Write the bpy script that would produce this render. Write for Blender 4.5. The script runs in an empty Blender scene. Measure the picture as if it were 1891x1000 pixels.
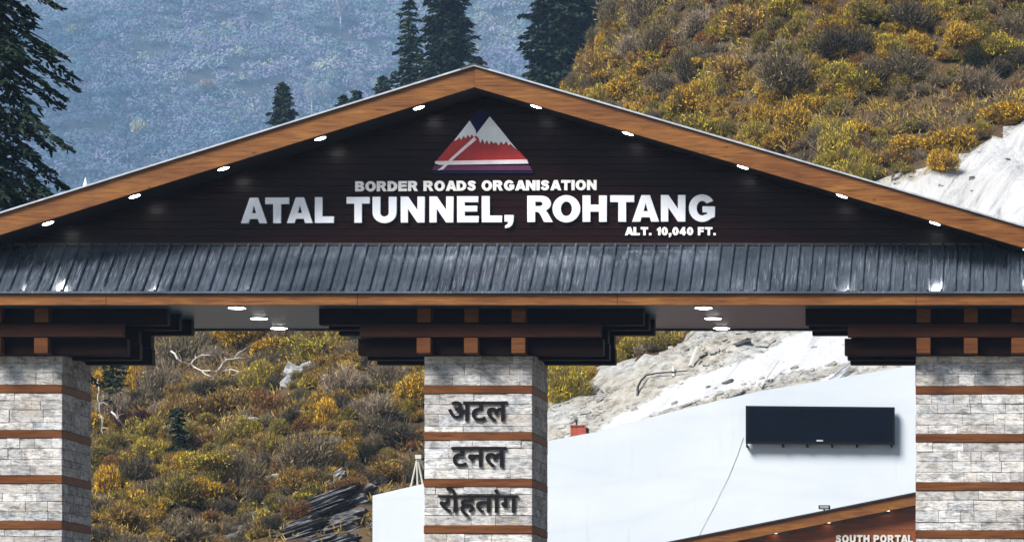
import bpy, math, random, json
import numpy as np
from mathutils import Vector, Matrix

R = math.radians
SC = bpy.context.scene
COL = SC.collection

# ------------------------------------------------------------------ camera, sky, sun, exposure
EYE = 1.6            # camera height
F = 6600.0           # focal length in photo pixels
VX, VY = 1950.0, 1300.0   # where the level view axis lands in the photo
cam_d = bpy.data.cameras.new('camera')
cam = bpy.data.objects.new('camera', cam_d)
COL.objects.link(cam)
cam.location = (0, 0, EYE)
cam.rotation_euler = (R(90), 0, 0)
cam_d.sensor_width = 36.0
cam_d.lens = 36.0 * F / 1891.0
cam_d.shift_x = (945.5 - VX) / 1891.0
cam_d.shift_y = (VY - 500.0) / 1891.0
cam_d.clip_end = 9000
SC.camera = cam

SUN_EL, SUN_AZ = 44.0, 215.0      # azimuth clockwise from +Y: the sun is behind the camera and to its left
world = bpy.data.worlds.new('World')
SC.world = world
world.use_nodes = True
wn = world.node_tree.nodes
wn.clear()
wo = wn.new('ShaderNodeOutputWorld')
wb = wn.new('ShaderNodeBackground')
ws = wn.new('ShaderNodeTexSky')
ws.sky_type = 'NISHITA'
ws.sun_disc = False
ws.sun_elevation = R(SUN_EL)
ws.sun_rotation = R(SUN_AZ)
ws.air_density = 1.0
ws.dust_density = 0.6
wb.inputs['Strength'].default_value = 0.048
world.node_tree.links.new(ws.outputs[0], wb.inputs[0])
world.node_tree.links.new(wb.outputs[0], wo.inputs[0])

sun_d = bpy.data.lights.new('sun', 'SUN')
sun = bpy.data.objects.new('sun', sun_d)
COL.objects.link(sun)
sun_d.energy = 3.9
sun_d.angle = R(24)
sun_d.color = (1.0, 0.95, 0.88)
sdir = Vector((math.sin(R(SUN_AZ)) * math.cos(R(SUN_EL)), math.cos(R(SUN_AZ)) * math.cos(R(SUN_EL)), math.sin(R(SUN_EL))))
sun.rotation_euler = sdir.to_track_quat('Z', 'Y').to_euler()
sun.location = (-60, -60, 90)

SC.view_settings.view_transform = 'Standard'
SC.view_settings.look = 'None'
SC.view_settings.gamma = 1.0
SC.view_settings.use_curve_mapping = False
SC.view_settings.exposure = 0.85
SC.render.engine = 'CYCLES'
SC.cycles.max_bounces = 6
SC.cycles.volume_bounces = 1
SC.cycles.use_denoising = True

# ------------------------------------------------------------------ small helpers
def P(px, py, Y):
    """the point at distance Y that the photo shows at pixel (px, py)"""
    return Vector(((px - VX) / F * Y, Y, EYE + (VY - py) / F * Y))

def PX(px, Y): return (px - VX) / F * Y
def PZ(py, Y): return EYE + (VY - py) / F * Y

def worldloc(o):
    v = Vector((0, 0, 0))
    while o is not None:
        v = v + o.location
        o = o.parent
    return v

def tag(o, label=None, cat=None, group=None, kind=None):
    if label: o['label'] = label
    if cat: o['category'] = cat
    if group: o['group'] = group
    if kind: o['kind'] = kind
    return o

def thing(name, label, cat, loc=(0, 0, 0), group=None):
    o = bpy.data.objects.new(name, None)
    COL.objects.link(o)
    o.location = loc
    o.empty_display_size = 0.5
    return tag(o, label, cat, group)

def link_mesh(name, me, mat, parent=None, label=None):
    o = bpy.data.objects.new(name, me)
    COL.objects.link(o)
    if mat is not None and not me.materials:
        me.materials.append(mat)
    if parent is not None:
        o.parent = parent
    if label: o['label'] = label
    return o

class MB:
    """collects plain shapes, given in world coordinates, into one mesh"""
    def __init__(s):
        s.v, s.f, s.c = [], [], []
    def add(s, vs, fs, col=None):
        n = len(s.v)
        s.v += [tuple(p) for p in vs]
        s.f += [tuple(i + n for i in f) for f in fs]
        s.c += [col or (1, 1, 1)] * len(vs)
        return s
    def box(s, x0, x1, y0, y1, z0, z1, col=None):
        vs = [(x, y, z) for z in (z0, z1) for y in (y0, y1) for x in (x0, x1)]
        return s.add(vs, [(0, 2, 3, 1), (4, 5, 7, 6), (0, 1, 5, 4), (2, 6, 7, 3), (0, 4, 6, 2), (1, 3, 7, 5)], col)
    def bevbox(s, x0, x1, y0, y1, z0, z1, b, col=None):
        """box whose twelve edges are chamfered by b"""
        vs, idx = [], {}
        X, Y, Z = (x0, x1), (y0, y1), (z0, z1)
        sg = (1, -1)
        for i in (0, 1):
            for j in (0, 1):
                for k in (0, 1):
                    for a in range(3):
                        p = [X[i] + sg[i] * b, Y[j] + sg[j] * b, Z[k] + sg[k] * b]
                        p[a] = (X[i], Y[j], Z[k])[a]
                        idx[(i, j, k, a)] = len(vs)
                        vs.append(p)
        fs = []
        for a in range(3):
            for e in (0, 1):
                q = []
                for u, w in ((0, 0), (1, 0), (1, 1), (0, 1)):
                    t = [0, 0, 0]; t[a] = e; t[(a + 1) % 3] = u; t[(a + 2) % 3] = w
                    q.append(idx[(t[0], t[1], t[2], a)])
                fs.append(q if e else q[::-1])
        for a in range(3):
            b1, b2 = (a + 1) % 3, (a + 2) % 3
            for u in (0, 1):
                for w in (0, 1):
                    q = []
                    for e, ax in ((0, b1), (1, b1), (1, b2), (0, b2)):
                        t = [0, 0, 0]; t[a] = e; t[b1] = u; t[b2] = w
                        q.append(idx[(t[0], t[1], t[2], ax)])
                    fs.append(q if (u ^ w) else q[::-1])
        for i in (0, 1):
            for j in (0, 1):
                for k in (0, 1):
                    q = [idx[(i, j, k, a)] for a in range(3)]
                    fs.append(q if (i + j + k) % 2 else q[::-1])
        return s.add(vs, fs, col)
    def prism(s, pts, y0, y1, col=None):
        """polygon of (x, z) points pushed from y0 back to y1 (convex or simple outline, given anticlockwise as seen from -Y)"""
        n = len(pts)
        vs = [(x, y0, z) for x, z in pts] + [(x, y1, z) for x, z in pts]
        fs = [tuple(range(n)), tuple(range(2 * n - 1, n - 1, -1))]
        fs += [(i, i + n, (i + 1) % n + n, (i + 1) % n) for i in range(n)]
        return s.add(vs, fs, col)
    def tube(s, path, rad, n=6, col=None):
        path = [Vector(p) for p in path]
        m = len(path)
        rads = rad if isinstance(rad, (list, tuple)) else [rad] * m
        vs, fs = [], []
        for i, p in enumerate(path):
            d = (path[min(i + 1, m - 1)] - path[max(i - 1, 0)]).normalized()
            up = Vector((0, 0, 1)) if abs(d.z) < 0.9 else Vector((1, 0, 0))
            a = d.cross(up).normalized(); b = d.cross(a).normalized()
            for k in range(n):
                t = 2 * math.pi * k / n
                vs.append(p + (a * math.cos(t) + b * math.sin(t)) * rads[i])
        for i in range(m - 1):
            for k in range(n):
                fs.append((i * n + k, i * n + (k + 1) % n, (i + 1) * n + (k + 1) % n, (i + 1) * n + k))
        fs.append(tuple(range(n)))
        fs.append(tuple(range(m * n - 1, (m - 1) * n - 1, -1)))
        return s.add(vs, fs, col)
    def disc(s, c, r, h, axis=(0, 0, 1), n=20, r2=None):
        """short cylinder from c along axis by h"""
        ax = Vector(axis).normalized()
        up = Vector((0, 1, 0)) if abs(ax.y) < 0.9 else Vector((1, 0, 0))
        a = ax.cross(up).normalized(); b = ax.cross(a)
        c = Vector(c); r2 = r2 or r
        vs = [c + (a * math.cos(2 * math.pi * k / n) + b * math.sin(2 * math.pi * k / n)) * r for k in range(n)]
        vs += [c + ax * h + (a * math.cos(2 * math.pi * k / n) + b * math.sin(2 * math.pi * k / n)) * r2 for k in range(n)]
        fs = [tuple(range(n - 1, -1, -1)), tuple(range(n, 2 * n))] + [(k, (k + 1) % n, (k + 1) % n + n, k + n) for k in range(n)]
        return s.add(vs, fs)
    def build(s, name, mat, parent=None, label=None, smooth=False, top=None):
        off = worldloc(parent) if parent is not None else Vector((0, 0, 0))
        o_loc = None
        me = bpy.data.meshes.new(name)
        vs = s.v
        if parent is None and top is not None:
            off = Vector(top); o_loc = top
        me.from_pydata([(x - off.x, y - off.y, z - off.z) for x, y, z in vs], [], s.f)
        if any(c != (1, 1, 1) for c in s.c):
            ca = me.color_attributes.new('Col', 'FLOAT_COLOR', 'POINT')
            ca.data.foreach_set('color', np.array([(c[0], c[1], c[2], 1) for c in s.c], dtype=np.float32).ravel())
        if smooth:
            me.polygons.foreach_set('use_smooth', [True] * len(me.polygons))
        me.update()
        o = link_mesh(name, me, mat, parent, label)
        if o_loc is not None: o.location = o_loc
        return o

class QB:
    """many small leaf or needle quads, with a colour for each, as one mesh"""
    def __init__(s):
        s.V, s.C = [], []
    def quads(s, C, U, W, col):
        C, U, W = np.asarray(C), np.asarray(U), np.asarray(W)
        s.V.append(np.stack([C - U - W, C + U - W * 0.7, C + U * 1.25 + W * 0.3, C - U * 0.7 + W], axis=1).reshape(-1, 3))
        col = np.broadcast_to(np.asarray(col, dtype=np.float64), (len(C), 3))
        s.C.append(np.repeat(col, 4, axis=0))
    def mesh(s, name, mat):
        V = np.concatenate(s.V).astype(np.float32); C = np.concatenate(s.C).astype(np.float32)
        n = len(V); nf = n // 4
        me = bpy.data.meshes.new(name)
        me.vertices.add(n); me.vertices.foreach_set('co', V.ravel())
        me.loops.add(n); me.loops.foreach_set('vertex_index', np.arange(n, dtype=np.int32))
        me.polygons.add(nf); me.polygons.foreach_set('loop_start', np.arange(0, n, 4, dtype=np.int32))
        me.update(calc_edges=True)
        ca = me.color_attributes.new('Col', 'FLOAT_COLOR', 'POINT')
        ca.data.foreach_set('color', np.concatenate([C, np.ones((n, 1), np.float32)], axis=1).ravel())
        me.materials.append(mat)
        return me

def unit(v):
    return v / (np.linalg.norm(v, axis=-1, keepdims=True) + 1e-9)

# value noise on numpy arrays
_T = np.random.RandomState(7).rand(256, 256)
def vnoise(x, y):
    x = np.asarray(x, float); y = np.asarray(y, float)
    xi = np.floor(x).astype(int); yi = np.floor(y).astype(int)
    fx = x - xi; fy = y - yi
    fx = fx * fx * (3 - 2 * fx); fy = fy * fy * (3 - 2 * fy)
    g = lambda a, b: _T[a % 256, b % 256]
    return (g(xi, yi) * (1 - fx) + g(xi + 1, yi) * fx) * (1 - fy) + (g(xi, yi + 1) * (1 - fx) + g(xi + 1, yi + 1) * fx) * fy
def fbm(x, y, o=4):
    s, a = 0, 0.5
    for i in range(o):
        s = s + a * (vnoise(x + 17.3 * i, y + 9.1 * i) - 0.5); a *= 0.5; x = np.asarray(x) * 2.03; y = np.asarray(y) * 2.03
    return s

# ------------------------------------------------------------------ materials
class M:
    def __init__(s, name, rough=0.7, metal=0.0, spec=0.5):
        s.m = bpy.data.materials.new(name); s.m.use_nodes = True
        s.t = s.m.node_tree; s.t.nodes.clear()
        s.out = s.n('ShaderNodeOutputMaterial'); s.b = s.n('ShaderNodeBsdfPrincipled')
        s.l(s.b.outputs[0], s.out.inputs[0])
        s.b.inputs['Roughness'].default_value = rough
        s.b.inputs['Metallic'].default_value = metal
        s.b.inputs['Specular IOR Level'].default_value = spec
        s.tc = None
    def n(s, t, **k):
        x = s.t.nodes.new(t)
        for a, b in k.items(): setattr(x, a, b)
        return x
    def l(s, a, b): s.t.links.new(a, b)
    def co(s, scale=(1, 1, 1), rot=(0, 0, 0)):
        if s.tc is None: s.tc = s.n('ShaderNodeTexCoord')
        mp = s.n('ShaderNodeMapping'); mp.inputs['Scale'].default_value = scale; mp.inputs['Rotation'].default_value = rot
        s.l(s.tc.outputs['Object'], mp.inputs[0]); return mp.outputs[0]
    def noise(s, vec, scale, detail=4, rough=0.55, dist=0.0):
        x = s.n('ShaderNodeTexNoise'); x.inputs['Scale'].default_value = scale; x.inputs['Detail'].default_value = detail
        x.inputs['Roughness'].default_value = rough; x.inputs['Distortion'].default_value = dist
        if vec is not None: s.l(vec, x.inputs['Vector'])
        return x.outputs['Fac']
    def ramp(s, fac, stops):
        x = s.n('ShaderNodeValToRGB'); e = x.color_ramp.elements
        while len(e) < len(stops): e.new(0.5)
        for a, (p, c) in zip(e, stops):
            a.position = p; a.color = (c[0], c[1], c[2], 1) if not isinstance(c, (int, float)) else (c, c, c, 1)
        s.l(fac, x.inputs[0]); return x.outputs[0]
    def mix(s, fac, a, b, mode='MIX'):
        x = s.n('ShaderNodeMix', data_type='RGBA', blend_type=mode)
        for k, v in ((0, fac), (6, a), (7, b)):
            if isinstance(v, (int, float)): x.inputs[k].default_value = v
            elif isinstance(v, tuple): x.inputs[k].default_value = (v[0], v[1], v[2], 1)
            else: s.l(v, x.inputs[k])
        return x.outputs[2]
    def attr(s, name):
        x = s.n('ShaderNodeAttribute'); x.attribute_name = name; return x
    def base(s, v):
        if isinstance(v, tuple): s.b.inputs['Base Color'].default_value = (v[0], v[1], v[2], 1)
        else: s.l(v, s.b.inputs['Base Color'])
        return s
    def bump(s, h, strength=0.3, dist=0.02):
        x = s.n('ShaderNodeBump'); x.inputs['Strength'].default_value = strength; x.inputs['Distance'].default_value = dist
        s.l(h, x.inputs['Height']); s.l(x.outputs[0], s.b.inputs['Normal']); return s
    def rough(s, v): s.l(v, s.b.inputs['Roughness']); return s

def wood(name, a, b, dark, ang=0.0, rough=0.45, spec=0.35):
    m = M(name, rough, 0, spec)
    v = m.co((0.55, 14, 9), (0, ang, 0)); v2 = m.co((0.9, 3, 3), (0, ang, 0)); v3 = m.co((1.1, 2.2, 2.2), (0, ang, 0))
    g = m.noise(v, 3.0, 6, 0.65, 0.6)
    c = m.ramp(g, [(0.30, dark), (0.47, a), (0.68, b)])
    pat = m.noise(v2, 0.8, 3)
    c = m.mix(m.ramp(pat, [(0.38, 0.75), (0.62, 0.0)]), c, m.mix(1.0, c, (0.62, 0.5, 0.42), 'MULTIPLY'))
    vo = m.n('ShaderNodeTexVoronoi'); vo.inputs['Scale'].default_value = 1.6; m.l(v3, vo.inputs['Vector'])
    c = m.mix(m.ramp(vo.outputs['Distance'], [(0.035, 0.85), (0.075, 0.0)]), c, (dark[0] * 0.35, dark[1] * 0.35, dark[2] * 0.35))
    m.base(c); m.bump(g, 0.35, 0.01)
    m.rough(m.ramp(g, [(0.2, rough - 0.1), (0.8, rough + 0.15)]))
    return m.m

FA, FB, FD = (0.19, 0.071, 0.012), (0.29, 0.122, 0.022), (0.07, 0.022, 0.005)
WOOD = wood('varnished_pine', FA, FB, FD)
WOOD_L = wood('varnished_pine_rising', FA, FB, FD, ang=math.atan(0.315))
WOOD_R = wood('varnished_pine_falling', FA, FB, FD, ang=-math.atan(0.292))
WOOD_D = wood('stained_shaded_beam_wood', (0.009, 0.003, 0.002), (0.015, 0.0045, 0.0025), (0.005, 0.002, 0.0015), rough=0.6, spec=0.08)  # cross beams: the eave shade is put into the stained wood colour
WOOD_B = wood('pillar_band_wood', (0.135, 0.047, 0.012), (0.19, 0.072, 0.018), (0.05, 0.015, 0.006), rough=0.55, spec=0.2)
WOOD_E = wood('beam_end_wood', (0.11, 0.038, 0.009), (0.17, 0.064, 0.015), (0.05, 0.015, 0.005), rough=0.55, spec=0.2)
WOOD_T = wood('mid_beam_wood', (0.033, 0.010, 0.004), (0.052, 0.016, 0.006), (0.014, 0.005, 0.002), rough=0.6, spec=0.15)  # same stained timber, toned as the partly lit front beam

def _sign_wall(name='sign_board_planks', c0=(0.008, 0.0022, 0.0025), c1=(0.015, 0.0045, 0.005)):
    m = M(name, 0.28, 0, 0.13)
    v = m.co((0.5, 6, 9))
    g = m.noise(v, 3, 5, 0.6, 0.3)
    m.base(m.ramp(g, [(0.3, c0), (0.7, c1)])); m.bump(g, 0.15, 0.006)
    return m.m
SIGNW = _sign_wall()
PORTW = _sign_wall('portal_plank_wall', (0.17, 0.052, 0.022), (0.27, 0.088, 0.038))
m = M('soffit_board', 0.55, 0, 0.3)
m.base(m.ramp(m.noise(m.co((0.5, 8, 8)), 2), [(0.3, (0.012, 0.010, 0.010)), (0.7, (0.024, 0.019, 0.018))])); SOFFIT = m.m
m = M('ceiling_sheet', 0.35, 0.0, 0.6)
m.base(m.ramp(m.noise(m.co((1, 5, 1)), 1.5), [(0.35, (0.040, 0.080, 0.125)), (0.65, (0.065, 0.115, 0.17))])); CEIL = m.m
def roof_metal():
    m = M('slate_blue_metal', 0.25, 0.45, 0.6)
    v = m.co((9, 1.2, 1.2)); g = m.noise(v, 2.2, 5, 0.7, 0.4)
    d = m.noise(m.co((0.5, 1, 1)), 1.1, 3)
    c = m.ramp(g, [(0.3, (0.075, 0.100, 0.140)), (0.7, (0.155, 0.19, 0.245))])
    c = m.mix(m.ramp(d, [(0.38, 0.75), (0.62, 0.0)]), c, (0.045, 0.060, 0.085))
    sp = m.noise(m.co((14, 0.9, 0.9)), 2.4, 3, 0.7)
    patch = m.noise(m.co((0.4, 1, 1)), 0.9, 2)
    k = m.mix(1.0, m.ramp(sp, [(0.52, 0.0), (0.70, 0.6)]), m.ramp(patch, [(0.48, 0.0), (0.60, 1.0)]), 'MULTIPLY')
    c = m.mix(k, c, (0.42, 0.47, 0.55))  # pale streaks painted in as reflections on the metal
    m.base(c); m.rough(m.ramp(g, [(0.2, 0.10), (0.8, 0.26)])); m.bump(m.noise(m.co((3, 1, 1)), 2.5, 3), 0.16, 0.02)
    m.b.inputs['Coat Weight'].default_value = 0.6
    m.b.inputs['Coat Roughness'].default_value = 0.06
    return m.m
METAL = roof_metal()
m = M('pale_roof_edge', 0.35, 0.6)
m.base(m.ramp(m.noise(m.co((3, 1, 1)), 2), [(0.3, (0.42, 0.46, 0.52)), (0.7, (0.66, 0.70, 0.76))])); EDGE = m.m
m = M('dark_trim', 0.5); m.base(m.ramp(m.noise(m.co(), 6), [(0.3, (0.012, 0.012, 0.013)), (0.7, (0.03, 0.028, 0.027))])); TRIM = m.m

def stone():
    m = M('ledge_stone', 0.8, 0, 0.3)
    at = m.attr('Col')
    v = m.co((2.2, 2.2, 13)); g = m.noise(v, 2.6, 7, 0.72, 0.9)
    st = m.ramp(g, [(0.30, (0.22, 0.225, 0.23)), (0.41, (0.62, 0.63, 0.64)), (0.50, (1.0, 1.01, 1.03)), (0.75, (1.12, 1.12, 1.12))])
    sm = m.noise(m.co((1, 1, 1.8)), 4.5, 7, 0.75, 0.5)
    st = m.mix(m.ramp(sm, [(0.38, 1.0), (0.54, 0.0)]), st, m.mix(1.0, st, (0.42, 0.43, 0.45), 'MULTIPLY'))
    c = m.mix(1.0, at.outputs['Color'], st, 'MULTIPLY')
    r = m.noise(m.co((1.5, 1.5, 3)), 1.7, 4, 0.6, 0.5)
    c = m.mix(m.ramp(r, [(0.56, 0.0), (0.70, 0.45)]), c, (0.40, 0.31, 0.19))
    r2 = m.noise(m.co((9, 9, 3)), 2.7, 5, 0.75)
    c = m.mix(m.ramp(r2, [(0.28, 0.8), (0.42, 0.0)]), c, (0.10, 0.11, 0.115))
    m.base(c); m.bump(g, 0.8, 0.03)
    return m.m
STONE = stone()
m = M('mortar', 0.95); m.base(m.ramp(m.noise(m.co(), 14), [(0.3, (0.16, 0.16, 0.16)), (0.7, (0.32, 0.32, 0.31))])); MORTAR = m.m

def plain(name, c, rough=0.6, metal=0.0, var=0.12, scale=6, spec=0.5):
    m = M(name, rough, metal, spec)
    m.base(m.ramp(m.noise(m.co(), scale), [(0.3, tuple(x * (1 - var) for x in c)), (0.7, tuple(x * (1 + var) for x in c))]))
    return m.m
LETTER = plain('white_letter_paint', (0.82, 0.86, 0.95), 0.4, var=0.05)
LETTER_W = plain('warm_white_letter_paint', (0.93, 0.93, 0.93), 0.4, var=0.05)
HINDI = plain('black_letter_metal', (0.006, 0.004, 0.004), 0.55, var=0.2, spec=0.15)
NAVY = plain('navy_enamel', (0.010, 0.008, 0.07), 0.5, spec=0.15)
RED = plain('red_enamel', (0.42, 0.018, 0.016), 0.4, var=0.2, scale=3)
MAROON = plain('maroon_enamel', (0.10, 0.012, 0.06), 0.4)
SNOW = plain('snow_white_enamel', (0.80, 0.87, 0.95), 0.4, var=0.12, scale=3)
PINKW = plain('pale_stripe_enamel', (0.92, 0.80, 0.86), 0.4)
BOARD = plain('unlit_display_face', (0.002, 0.004, 0.009), 0.6, var=0.25, scale=1.5, spec=0.04)
BOARDF = plain('black_board_frame', (0.004, 0.005, 0.007), 0.55, spec=0.15)
GALV = plain('galvanised_steel', (0.40, 0.42, 0.44), 0.4, 0.7)
PALEP = plain('pale_weathered_pole', (0.55, 0.54, 0.50), 0.7)
CABLE = plain('grey_cable', (0.52, 0.52, 0.54), 0.7)
CYAN = plain('faded_cyan_sheet', (0.42, 0.72, 0.74), 0.5)
BRICKR = plain('red_painted_steel', (0.34, 0.06, 0.035), 0.6, var=0.3, scale=9)
ASPH = plain('asphalt', (0.05, 0.05, 0.052), 0.9, var=0.2, scale=30)
PAINT = plain('road_paint', (0.75, 0.75, 0.72), 0.7)
KERB = plain('kerb_concrete', (0.38, 0.37, 0.35), 0.9, var=0.15)
DEADW = plain('bleached_dead_wood', (0.55, 0.53, 0.50), 0.8, var=0.25, scale=9)

def emis(name, c, s):
    m = M(name); m.base((0.8, 0.8, 0.8)); m.b.inputs['Emission Color'].default_value = (*c, 1); m.b.inputs['Emission Strength'].default_value = s
    return m.m
LAMP = emis('lamp_diffuser', (1.0, 0.97, 0.92), 17.0)
LAMP2 = emis('small_warm_lamp', (1.0, 0.72, 0.45), 3.0)

def white_wall():
    m = M('white_washed_concrete', 0.85, 0, 0.2)
    a = m.noise(m.co((0.35, 0.35, 0.8)), 0.5, 4, 0.5, 0.6); b = m.noise(m.co((0.10, 0.25, 0.9)), 0.55, 2, 0.4, 0.6)
    c = m.ramp(a, [(0.3, (0.56, 0.62, 0.69)), (0.6, (0.62, 0.67, 0.73))])
    c = m.mix(m.ramp(b, [(0.45, 0.0), (0.50, 0.13), (0.55, 0.0)]), c, (0.42, 0.45, 0.48))
    st = m.noise(m.co((2.2, 1, 0.25)), 1.0, 4, 0.6)
    c = m.mix(m.ramp(st, [(0.60, 0.0), (0.75, 0.3)]), c, (0.42, 0.44, 0.45))
    m.base(c); m.bump(m.noise(m.co(), 1.5, 5), 0.25, 0.05)
    return m.m
WWALL = white_wall()

def hill_mat():
    m = M('autumn_hillside_soil', 1.0, 0, 0.1)
    v = m.co()
    a = m.noise(v, 0.16, 5, 0.6, 0.3); b = m.noise(v, 1.5, 6, 0.7)
    c = m.ramp(a, [(0.32, (0.045, 0.034, 0.027)), (0.45, (0.075, 0.05, 0.032)), (0.55, (0.11, 0.072, 0.032)), (0.68, (0.07, 0.058, 0.05))])
    c = m.mix(m.ramp(b, [(0.45, 0.0), (0.7, 0.5)]), c, (0.15, 0.11, 0.065))
    m.base(c); m.bump(b, 0.9, 0.3)
    return m.m
HILLM = hill_mat()
def scree_mat():
    m = M('white_shotcrete_and_scree', 1.0, 0, 0.15)
    v = m.co()
    big = m.noise(v, 0.35, 5, 0.6); fine = m.noise(v, 2.4, 7, 0.75)
    rot = m.co((1, 1, 1), (0, 0, R(25)))
    mp2 = m.n('ShaderNodeMapping'); mp2.inputs['Scale'].default_value = (2.4, 0.22, 0.5); m.l(rot, mp2.inputs[0])
    w = m.ramp(m.noise(mp2.outputs[0], 0.8, 7, 0.72, 0.7), [(0.34, (0.16, 0.165, 0.17)), (0.41, (0.44, 0.445, 0.455)), (0.53, (0.61, 0.615, 0.63))])
    w = m.mix(m.ramp(big, [(0.50, 0.0), (0.68, 0.45)]), w, (0.46, 0.45, 0.43))
    sx_ = m.n('ShaderNodeSeparateXYZ'); m.l(m.co(), sx_.inputs[0])
    zr_ = m.n('ShaderNodeMapRange'); zr_.inputs[1].default_value = 14.5; zr_.inputs[2].default_value = 22.0; m.l(sx_.outputs[2], zr_.inputs[0])
    w = m.mix(m.ramp(zr_.outputs[0], [(0.0, 0.6), (1.0, 0.0)]), w, (0.66, 0.675, 0.70))
    g = m.ramp(fine, [(0.34, (0.12, 0.125, 0.125)), (0.44, (0.36, 0.37, 0.365)), (0.58, (0.56, 0.56, 0.54))])
    d = m.ramp(fine, [(0.35, (0.17, 0.155, 0.13)), (0.48, (0.40, 0.375, 0.32)), (0.62, (0.56, 0.54, 0.49))])
    gd = m.mix(m.ramp(big, [(0.42, 0.0), (0.56, 1.0)]), g, d)
    at = m.attr('White'); j = m.n('ShaderNodeMath', operation='ADD'); j2 = m.n('ShaderNodeMath', operation='MULTIPLY_ADD')
    m.l(fine, j2.inputs[0]); j2.inputs[1].default_value = 1.1; j2.inputs[2].default_value = -0.55
    m.l(at.outputs['Fac'], j.inputs[0]); m.l(j2.outputs[0], j.inputs[1])
    m.base(m.mix(m.ramp(j.outputs[0], [(0.42, 0.0), (0.58, 1.0)]), gd, w)); m.bump(fine, 0.9, 0.25)
    return m.m
SCREE = scree_mat()
MOUNT = plain('far_slope_soil', (0.08, 0.075, 0.065), 1.0, var=0.3, scale=0.05, spec=0.1)
GROUND = plain('gravelly_ground', (0.20, 0.18, 0.15), 1.0, var=0.3, scale=0.8, spec=0.1)

def leafy(name, hue_var=0.25, trans=0.0):
    m = M(name, 0.85, 0, 0.12)
    at = m.attr('Col'); oi = m.n('ShaderNodeObjectInfo')
    k = m.ramp(oi.outputs['Random'], [(0.0, (1 - hue_var, 1 - hue_var, 1 - hue_var)), (0.5, (1.0, 1.0, 1.0)), (1.0, (1 + hue_var, 1 + hue_var * 0.8, 1 + hue_var))])
    m.base(m.mix(1.0, m.mix(1.0, at.outputs['Color'], (0.90, 0.87, 0.66), 'MULTIPLY'), k, 'MULTIPLY') if 'forest' not in name and 'conifer' not in name else m.mix(1.0, at.outputs['Color'], k, 'MULTIPLY'))
    return m.m
SHRUB = leafy('shrub_leaves_and_twigs', 0.22)
NEEDLE = leafy('conifer_needles', 0.12)
FARLEAF = leafy('far_forest_leaves', 0.0)
BARK = plain('conifer_bark', (0.06, 0.045, 0.035), 0.9, var=0.3, scale=3)
def rock_mat(name, lo, hi, sc=1.6):
    m = M(name, 0.9, 0, 0.25)
    g = m.noise(m.co((1, 1, 3.2), (0, -0.55, 0)), sc, 7, 0.7, 0.5)
    m.base(m.ramp(g, [(0.32, lo), (0.62, hi)])); m.bump(g, 0.9, 0.12)
    return m.m
ROCKD = rock_mat('dark_layered_rock', (0.04, 0.042, 0.045), (0.20, 0.20, 0.21), 3.0)
ROCKL = rock_mat('pale_grey_rock', (0.13, 0.13, 0.14), (0.52, 0.52, 0.53), 2.2)
RUBB = rock_mat('light_rubble', (0.22, 0.22, 0.21), (0.55, 0.54, 0.52), 2.2)

# ------------------------------------------------------------------ terrain
_zc_x = [-120, -80, -53.5, -39.5, -27.2, -23.6, -15, 0, 30, 90]
_zc_z = [8, 13, 20.5, 27, 36.5, 43.5, 60, 78, 96, 110]
_wt_x = [PX(p, 120) for p in (0, 688, 784, 1013, 1100, 1400, 1690, 1900, 2300)]
_wt_z = [PZ(p, 120) for p in (1060, 914, 894, 813, 797, 722, 673, 640, 590)]
def wall_top(X): return np.interp(X, _wt_x, _wt_z)
def sstep(a, b, x):
    t = np.clip((np.asarray(x, float) - a) / (b - a), 0, 1); return t * t * (3 - 2 * t)
def prof(Y, ys, zs):
    """piecewise-linear profile in Y whose heights are arrays over X"""
    out = np.zeros(np.broadcast(Y, zs[-1]).shape) + zs[0]
    for i in range(len(ys) - 1):
        t = np.clip((Y - ys[i]) / (ys[i + 1] - ys[i]), 0, 1)
        out = out + t * (zs[i + 1] - zs[i])
    return out
def hill_raw(X, Y):
    X = np.asarray(X, float); Y = np.asarray(Y, float)
    zc = np.interp(X, _zc_x, _zc_z)
    left = prof(Y, [114, 140, 200, 240, 300, 330], [X * 0 - 0.6, X * 0 + 8, zc, zc - 7, X * 0 + 8, X * 0 - 3])
    wt = wall_top(X)
    zr = wt + np.interp(X, [-22, -11], [0.24, 0.57]) * 79
    right = prof(Y, [120.15, 120.5, 200, 260, 330], [X * 0 - 0.6, wt - 0.25, zr, zr + 10, zr])
    t = sstep(-24.5, -20.5, X)
    # left of the white wall the slope runs on down to the ground; the wall only retains the right part
    h = left * (1 - t) + np.maximum(left, right) * t
    near = (Y < 121.5)
    t2 = (X > -22.6)
    return np.where(near, np.where(t2, right, left), h)
def hill(X, Y):
    X = np.asarray(X, float); Y = np.asarray(Y, float)
    h = hill_raw(X, Y)
    k = sstep(121.0, 127, Y)
    return h + k * (fbm(X * 0.13, Y * 0.13, 3) * 4.0 + fbm(X * 0.55 + 40, Y * 0.55, 3) * 1.1)

def to_px(X, Y, Z):
    return VX + np.asarray(X) / Y * F, VY - (np.asarray(Z) - EYE) / Y * F

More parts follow.
